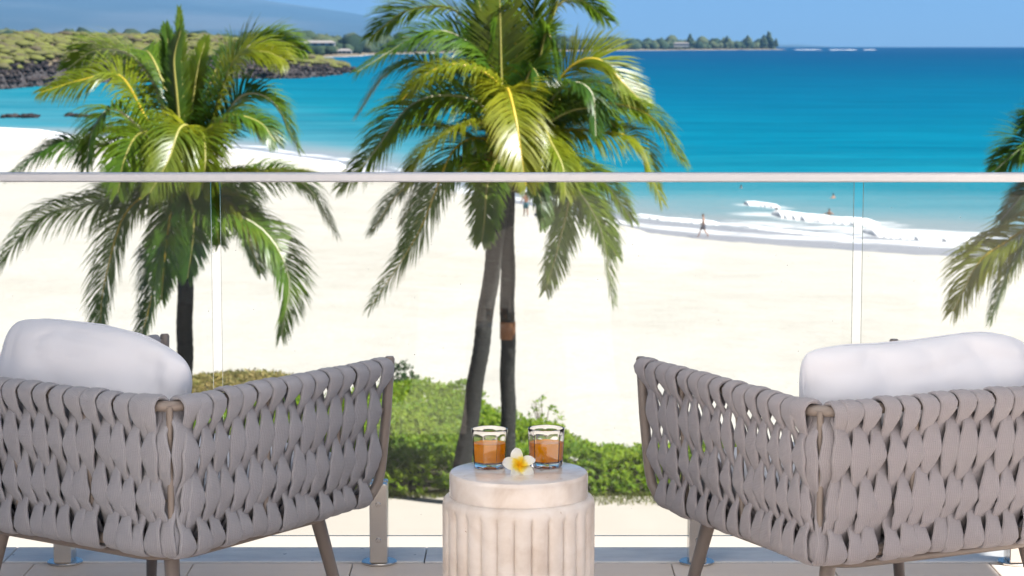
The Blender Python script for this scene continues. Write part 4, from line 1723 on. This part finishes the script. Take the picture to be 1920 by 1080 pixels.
palm((950, 285), 42.5, (856, 935), [
    ([(940, 150, 0), (938, 40, 0), (935, -60, .2)], LY, RA, .8, .06, .7),
    ([(925, 150, .2), (905, 40, .4), (885, -50, .6)], L, RA, .3, .08, .7),
    ([(921, 125, .1), (873, 77, .1), (800, 62, .1), (672, 135, .0)], LD, RG, .5, .65, .9),
    ([(915, 100, .6), (850, 20, .9), (760, 20, 1.2), (690, 70, 1.4)], L, RA, -.4, .4, .9),
    ([(935, 160, -.5), (870, 122, -.8), (810, 135, -1.0), (760, 185, -1.1)], LY, RY, .2, .75, .8),
    ([(900, 195, -.3), (826, 179, -.5), (764, 204, -.6), (700, 290, -.7), (645, 345, -.7)], L, RG, .55, .6, .92),
    ([(950, 165, -.9), (965, 210, -1.6), (975, 270, -1.9), (985, 335, -2.0)], LY, RY, .1, .5, .8),
    ([(905, 258, -.5), (850, 282, -.9), (790, 425, -1.1), (700, 565, -1.1)], L, RY, .3, .45, .86),
    ([(920, 230, -.8), (860, 235, -1.4), (800, 275, -1.7), (770, 330, -1.8)], LY, RA, -.2, .7, .8),
    ([(915, 300, .2), (850, 330, .5), (790, 400, .8), (750, 480, 1.0)], LD, RA, -.2, .6, .75),
    ([(900, 200, .7), (800, 120, 1.2), (720, 140, 1.5), (660, 220, 1.7)], LD, RA, .3, .7, .8),
    ([(930, 300, -.7), (915, 340, -1.2), (910, 400, -1.5), (905, 440, -1.5)], L, RA, .2, .5, .55),
], 9, 'coconut palm with a dark leaning trunk left of the upright trunk', 5, .165, .03)

palm((951, 275), 43.4, (953, 930), [
    ([(990, 150, 0), (1000, 40, 0), (1005, -70, .2)], L, RA, -.6, .06, .72),
    ([(1005, 140, .2), (1035, 40, .3), (1060, -40, .5)], LY, RA, .3, .06, .7),
    ([(1005, 120, .3), (1040, 20, .5), (1085, 0, .6), (1142, 40, .7)], LD, RA, .5, .5, .8),
    ([(970, 130, -.4), (955, 40, -.6), (930, 40, -.8), (908, 115, -1.0)], L, RY, .2, .45, .5),
    ([(1005, 130, -.3), (1022, 65, -.5), (1036, 90, -.7), (1046, 160, -.8)], LD, RA, .3, .4, .45),
    ([(1020, 190, -.2), (1070, 125, -.3), (1120, 112, -.4), (1165, 155, -.4), (1205, 195, -.4)], LY, RY, -.65, .25, .82),
    ([(1020, 200, -.5), (1065, 155, -.9), (1105, 172, -1.2), (1112, 250, -1.3)], LD, RG, -.2, .6, .75),
    ([(1040, 205, -.2), (1110, 190, -.3), (1210, 212, -.4), (1278, 300, -.5)], L, RY, .5, .75, .9),
    ([(1040, 245, -.3), (1120, 245, -.5), (1190, 265, -.6), (1235, 370, -.6)], LY, RY, -.4, .7, .9),
    ([(1025, 290, -.4), (1070, 335, -.8), (1122, 420, -1.2), (1142, 548, -1.5)], L, RG, 1.0, .40, .84),
    ([(1015, 300, -.3), (1065, 350, -.5), (1045, 460, -.6), (1022, 540, -.6)], L, RA, -.4, .4, .66),
    ([(1020, 240, .6), (1090, 160, 1.2), (1160, 170, 1.5), (1220, 230, 1.6)], LD, RA, .3, .7, .8),
    ([(1010, 230, -1.0), (1030, 260, -1.8), (1050, 300, -2.2), (1055, 350, -2.4)], LY, RA, .3, .6, .7),
    ([(1010, 280, .4), (1080, 310, .8), (1140, 350, 1.0), (1190, 420, 1.1)], L, RG, .3, .6, .8),
    ([(985, 290, -.8), (1000, 330, -1.3), (1012, 370, -1.5), (1015, 410, -1.6)], LD, RA, .2, .5, .5),
], 9, 'coconut palm with an upright trunk carrying a rusty band behind the stone table', 8, .150, .0, .48)

palm((2035, 330), 41.0, (2030, 935), [
    ([(1960, 400, -.2), (1885, 450, -.3), (1830, 490, -.4), (1785, 580, -.4)], LY, RY, .5, .7, .95),
    ([(1970, 420, -.4), (1920, 440, -.6), (1880, 500, -.7), (1850, 590, -.7)], L, RA, -.2, .6, .8),
    ([(1985, 300, -.1), (1940, 265, -.1), (1905, 280, -.2), (1862, 318, -.2)], LD, RG, .5, .4, .75),
    ([(1985, 340, -.1), (1950, 345, -.2), (1915, 365, -.2), (1875, 410, -.2)], L, RG, .3, .5, .6),
    ([(1990, 280, 0), (1965, 220, 0), (1940, 215, 0), (1915, 240, 0)], LD, RA, .4, .5, .6),
    ([(2080, 250, 0), (2140, 200, 0), (2220, 230, 0), (2290, 330, 0)], L, RA, .4, .6, .8),
    ([(2080, 380, 0), (2150, 420, 0), (2200, 500, 0), (2220, 600, 0)], L, RA, .4, .6, .8),
    ([(2035, 200, 0), (2035, 100, 0), (2040, 30, 0)], L, RA, .4, .1, .6),
], 3, 'coconut palm entering the picture from the right edge beyond the right armchair', 13, .15, .0)


# ------------------------------------------------------------------ shrubs by the path
def rosettes(name, centers, mat, leaf=.10, per=13, seed=1, hue=.0, spread=1.0):
    rg = np.random.default_rng(seed)
    C = np.repeat(np.asarray(centers, float), per, 0)
    n = len(C)
    az = rg.random(n) * 2 * np.pi
    el = rg.uniform(-.1, 1.15, n)
    D = np.stack([np.cos(az) * np.cos(el), np.sin(az) * np.cos(el), np.sin(el)], -1)
    up = np.array([0, 0, 1.]) + rg.normal(0, .35, (n, 3))
    Wd = np.cross(D, up)
    Wd /= np.linalg.norm(Wd, axis=1)[:, None] + 1e-6
    Lf = leaf * rg.uniform(.65, 1.25, n)[:, None]
    B = C + rg.normal(0, .03 * spread, (n, 3))
    Nn = np.cross(Wd, D)
    v0 = B
    v1 = B + D * Lf * .6 + Wd * Lf * .27 + Nn * Lf * .06
    v2 = B + D * Lf - Nn * Lf * .05
    v3 = B + D * Lf * .6 - Wd * Lf * .27 + Nn * Lf * .06
    V = np.stack([v0, v1, v2, v3], 1).reshape(-1, 3)
    Q = np.arange(4 * n).reshape(-1, 4)
    patch = np.repeat(fbm(np.asarray(centers)[:, 0] * .9, np.asarray(centers)[:, 1] * .9, 3, seed), per)
    tint = np.clip(.55 * patch + .45 * rg.random(n) + .12 * np.sin(el) + hue, 0, 1)
    me = np_mesh(name, V, Q, mat, smooth=False, attr={'tint': np.repeat(tint, 4)})
    return me


def px_x(px, d): return (px - 960) / F_PX * d


BACK = [(-400, 52), (200, 55), (380, 53), (560, 54), (690, 55.5), (735, 57), (790, 57), (870, 54), (950, 51.5), (1010, 50), (1060, 48.2), (1110, 47.2), (1215, 47.0), (1500, 47.2), (2300, 47)]


def hedge():
    cs = []
    base_v = []
    n = 9500
    for _ in range(n * 3):
        if len(cs) >= n: break
        px = RNG.uniform(150, 1420)
        d = RNG.uniform(43.3, 58)
        bk = np.interp(px, [p[0] for p in BACK], [p[1] for p in BACK])
        bk += (float(fbm(np.array([px * .02]), np.array([0.]), 3, 6)[0]) - .5) * 2.0
        if d > bk: continue
        x = px_x(px, d)
        e = min(1, (d - 43.3) / .8, (bk - d) / 1.2)
        hmax = np.interp(d, [43, 47, 50, 57], [.72, .72, .86, 1.0])
        h = hmax * max(0.05, e) ** .55 * (.55 + .75 * float(fbm(np.array([x * .9]), np.array([d * .7]), 3, 12)[0]))
        gz = float(ground_z(x, d))
        z = gz + h * (RNG.uniform(.15, 1) ** .35)
        cs.append((x, d, z))
    me = rosettes('hedge', cs, M['hedge'], .115, 12, 5)
    tag(link_mesh('hedge', me), kind='stuff')
    # litter and stems under the leaves
    xs = np.linspace(-9, 7, 90)
    V = []
    for t in np.linspace(0, 1, 14):
        for x in xs:
            px = 960 + x / 48 * F_PX
            bk = np.interp(px, [p[0] for p in BACK], [p[1] for p in BACK])
            y = 43.4 + (bk - .6 - 43.4) * t
            V.append((x, y, float(ground_z(x, y)) + .03 + .28 * math.sin(math.pi * t) ** .5))
    tag(link_mesh('leaf_litter', np_mesh('leaf_litter', V, grid_faces(14, 90), M['soil'])), kind='stuff')


hedge()


def shrub(px, d, w, h, n, mat, label, seed, leaf=.10, group=None):
    x = px_x(px, d)
    gz = float(ground_z(x, d))
    root = tag(empty('shrub', (x, d, gz)), label, 'shrub', group)
    rg = random.Random(seed)
    cs = []
    st = MB()
    for k in range(7):
        a = rg.uniform(0, 6.28)
        q = rg.uniform(.2, 1) * w / 2
        tip = (q * math.cos(a), q * math.sin(a) * .7, h * rg.uniform(.6, .95))
        st.tube([(0, 0, 0), (tip[0] * .4, tip[1] * .4, tip[2] * .55), tip], [.022, .014, .006], 5)
    st.build('stem', M['fibre'], root)
    for _ in range(n):
        a, u = rg.uniform(0, 6.28), rg.uniform(-.6, 1)
        rr = math.sqrt(max(0, 1 - u * u)) * rg.uniform(.55, 1)
        cs.append((rr * w / 2 * math.cos(a), rr * w / 2 * .8 * math.sin(a), h * .58 + u * h * .45 * rg.uniform(.8, 1.1)))
    link_mesh('foliage', rosettes('foliage', cs, mat, leaf, 12, seed), None, root)


shrub(748, 56.0, 1.0, 1.25, 90, M['hedge_dark'], 'dark green shrub rising above the hedge right of the left armchair', 31, .11)
shrub(1020, 49.5, .85, 1.25, 20, M['hedge'], 'sparse leafy shrub sprouting from the hedge behind the right juice glass', 33, .10)
shrub(870, 54.0, 1.1, 1.05, 70, M['hedge'], 'bright green shrub topping the hedge left of the leaning palm trunk', 35, .11)


def dry_patch():
    cs = []
    for _ in range(1500):
        px, d = RNG.uniform(330, 580), RNG.uniform(58, 65)
        k = 1 - ((px - 455) / 120) ** 2 - ((d - 61.5) / 3.2) ** 2
        if k < 0: continue
        x = px_x(px, d)
        cs.append((x, d, float(ground_z(x, d)) + .24 * k ** .5 * RNG.uniform(.1, 1)))
    tag(link_mesh('dry_ground_cover', rosettes('dry_ground_cover', cs, M['dry'], .10, 12, 9)), kind='stuff')
    V, tint = [], []
    rg = np.random.default_rng(4)
    n = 9000
    x = rg.uniform(-7, 9, n); y = 42.0 + rg.random(n) ** .5 * 1.5
    keep = (y > 42.9) | ((x > 1.2) & (y > 42.3)) 
    x, y = x[keep], y[keep]
    n = len(x)
    h = rg.uniform(.04, .10, n)
    a = rg.random(n) * 6.28
    B = np.stack([x, y, np.full(n, Z_PATH + .06)], -1)
    s = np.stack([np.cos(a), np.sin(a), np.zeros(n)], -1) * .012
    l = np.stack([rg.normal(0, .03, n), rg.normal(0, .03, n), h], -1)
    V = np.stack([B - s, B + s, B + l + s * .2, B + l - s * .2], 1).reshape(-1, 3)
    tag(link_mesh('grass', np_mesh('grass', V, np.arange(4 * n).reshape(-1, 4), M['grass'], False, {'tint': np.repeat(rg.random(n), 4)})), kind='stuff')


dry_patch()


# ------------------------------------------------------------------ people on the beach
def skin_body(name, joints, edges, mat, parent=None, levels=2):
    me = bpy.data.meshes.new(name)
    me.from_pydata([j[0] for j in joints], edges, [])
    o = link_mesh(name, me, mat, parent)
    md = o.modifiers.new('skin', 'SKIN')
    for i, j in enumerate(joints):
        r = j[1]
        me.skin_vertices[0].data[i].radius = (r, r) if isinstance(r, (int, float)) else r
    me.skin_vertices[0].data[0].use_root = True
    s = o.modifiers.new('sub', 'SUBSURF')
    s.levels = s.render_levels = levels
    md.use_smooth_shade = True
    return o


def person(loc, rz, label, pose, skin, shorts, shirt=None, hairlen=0):
    root = tag(empty('person', loc, rz), label, 'person')
    J = pose
    order = ['pelvis', 'waist', 'chest', 'neck', 'head', 'crown', 'shl', 'ell', 'wrl', 'hal', 'shr', 'elr', 'wrr', 'har', 'hil', 'knl', 'anl', 'tol', 'hir', 'knr', 'anr', 'tor']
    rad = dict(pelvis=(.15, .105), waist=(.125, .09), chest=(.165, .105), neck=.055, head=(.078, .092), crown=(.07, .082), shl=.062, ell=.042, wrl=.03, hal=.026, shr=.062, elr=.042, wrr=.03, har=.026,
               hil=.095, knl=.06, anl=.042, tol=.034, hir=.095, knr=.06, anr=.042, tor=.034)
    names = [n for n in order if n in J]
    ix = {n: i for i, n in enumerate(names)}
    E = [('pelvis', 'waist'), ('waist', 'chest'), ('chest', 'neck'), ('neck', 'head'), ('head', 'crown'), ('chest', 'shl'), ('shl', 'ell'), ('ell', 'wrl'), ('wrl', 'hal'), ('chest', 'shr'), ('shr', 'elr'), ('elr', 'wrr'), ('wrr', 'har'),
         ('pelvis', 'hil'), ('hil', 'knl'), ('knl', 'anl'), ('anl', 'tol'), ('pelvis', 'hir'), ('hir', 'knr'), ('knr', 'anr'), ('anr', 'tor')]
    skin_body('body', [(J[n], rad[n]) for n in names], [(ix[a], ix[b]) for a, b in E if a in ix and b in ix], skin, root)
    h = MB()
    hc, hk = Vector(J['head']), Vector(J['crown'])
    up = (hk - hc).normalized()
    c = hc.lerp(hk, .75)
    v0, f0 = ico_base()
    h.add([c + Vector((a[0] * .088, a[1] * .10 - .012 * 0, a[2] * .092)) + up * .012 for a in v0 if True], [tuple(int(q) for q in f) for f in f0])
    h.build('hair', M['hair'], root, angle=180)
    if 'hil' in J:
        s = MB()
        P = Vector(J['pelvis'])
        for a, b in (('hil', 'knl'), ('hir', 'knr')):
            A_, B_ = Vector(J[a]), Vector(J[b])
            s.tube([P.lerp(A_, .6) + Vector((0, 0, .03)), A_.lerp(B_, .2), A_.lerp(B_, .75)], [.125, .118, .095], 12)
        s.tube([P - Vector((0, 0, .06)), P + Vector((0, 0, .02)), P.lerp(Vector(J['waist']), .45)], [.15, .165, .15], 12)
        s.build('shorts', shorts, root, angle=180)
    return root


def walk_pose(stride=.36):
    return dict(pelvis=(0, 0, .93), waist=(0, .01, 1.10), chest=(0, .02, 1.32), neck=(0, .02, 1.47), head=(0, .05, 1.58), crown=(0, .05, 1.69),
                shl=(-.17, .02, 1.41), ell=(-.21, -.10, 1.15), wrl=(-.20, -.03, .93), hal=(-.19, .02, .85), shr=(.17, .02, 1.41), elr=(.21, .09, 1.15), wrr=(.19, .24, .97), har=(.18, .30, .90),
                hil=(-.09, 0, .88), knl=(-.09, .22, .50), anl=(-.09, stride, .08), tol=(-.09, stride + .15, .03), hir=(.09, 0, .88), knr=(.09, -.06, .48), anr=(.09, -stride, .11), tor=(.09, -stride + .14, .03))


p = on_z(1319, 444, Z_SEA)
person((p.x, p.y, float(ground_z(p.x, p.y)) if p.y < coast_y(p.x) - 1 else Z_SEA - .02), R(75), 'person in grey swim shorts walking through the shallow swash', walk_pose(), M['skin'], M['shorts'])
sit = dict(pelvis=(0, 0, .16), waist=(0, .05, .33), chest=(0, .12, .56), neck=(0, .14, .70), head=(0, .19, .81), crown=(0, .21, .92),
           shl=(-.17, .12, .64), ell=(-.24, .24, .44), wrl=(-.16, .42, .38), hal=(-.12, .50, .36), shr=(.17, .12, .64), elr=(.24, .24, .44), wrr=(.16, .42, .38), har=(.12, .50, .36),
           hil=(-.10, .06, .14), knl=(-.14, .46, .42), anl=(-.13, .66, .07), tol=(-.13, .80, .04), hir=(.10, .06, .14), knr=(.14, .46, .42), anr=(.13, .66, .07), tor=(.13, .80, .04))
stand = walk_pose(.14)
stand.update(knl=(-.09, .07, .48), knr=(.10, -.01, .48), ell=(-.30, .02, 1.2), wrl=(-.34, .12, 1.0), hal=(-.33, .16, .92))
p = on_z(986, 421, Z_SEA + 1.3)
gp = float(ground_z(p.x, p.y))
person((p.x, p.y, gp - .01), R(20), 'tanned person in teal shorts standing on the sand beside the palm trunks', stand, M['skin_dark'], M['shorts_blue'])
person((p.x + .75, p.y - .8, gp - .01), R(-60), 'person sitting on a white towel beside the standing bather', sit, M['skin'], M['shorts'])
tw = MB()
V = []
for i in range(9):
    for j in range(13):
        V.append((i / 8 * .9 - .45, j / 12 * 1.7 - .85, .03 + .02 * math.sin(i * 2.1 + j) + .012 * math.cos(j * 1.7)))
tw.add(V, [tuple(int(q) for q in f) for f in grid_faces(9, 13)])
two = tw.build('beach_towel', M['towel'], None, loc=(p.x + .8, p.y - .8, gp), rot=(0, 0, R(-60)))
so = two.modifiers.new('thick', 'SOLIDIFY'); so.thickness = .02
tag(two, 'white towel spread on the sand under the seated person', 'towel')
bg_ = MB()
b = []
for k, (w_, z) in enumerate(((.20, 0), (.25, .06), (.26, .18), (.22, .28), (.12, .33))):
    for q in range(20):
        a = 2 * math.pi * q / 20
        b.append((w_ * 1.2 * math.copysign(abs(math.cos(a)) ** .6, math.cos(a)), w_ * .7 * math.copysign(abs(math.sin(a)) ** .6, math.sin(a)), z))
fc = [(k * 20 + q, k * 20 + (q + 1) % 20, (k + 1) * 20 + (q + 1) % 20, (k + 1) * 20 + q) for k in range(4) for q in range(20)]
fc += [tuple(range(19, -1, -1)), tuple(range(80, 100))]
bg_.add(b, fc)
bag = tag(empty('beach_bag', (p.x + 1.7, p.y - 1.2, gp)), 'dark blue beach bag on the sand beside the white towel', 'bag')
bg_.build('bag_body', M['bag'], bag, angle=60)
hd = MB(); hd.tube([(-.18, 0, .28)] + [(-.18 * math.cos(math.pi * k / 8), 0, .28 + .2 * math.sin(math.pi * k / 8)) for k in range(1, 8)] + [(.18, 0, .28)], .014, 6)
hd.build('handle', M['bag'], bag)

swim = {k: v for k, v in walk_pose().items() if k[:2] not in ('hi', 'kn', 'an', 'to')}
swim.update(ell=(-.34, .10, 1.28), wrl=(-.45, .28, 1.25), hal=(-.5, .35, 1.25), elr=(.34, .10, 1.28), wrr=(.45, .28, 1.25), har=(.5, .35, 1.25))
for px, py, rz, up, lb in ((1563, 372, 40, 1.28, 'dark haired bather deep in the sea farthest from the breakers on the right'), (1555, 405, 160, 1.12, 'bather standing chest deep just beyond the long white breaker'),
                           (1389, 354, -30, 1.36, 'swimmer in open turquoise water under the handrail'), (1457, 398, 90, 1.38, 'swimmer at the left end of the long white breaker')):
    q = on_z(px, py, Z_SEA)
    person((q.x, q.y, Z_SEA - up), R(rz), lb, swim, M['skin'], M['shorts'])
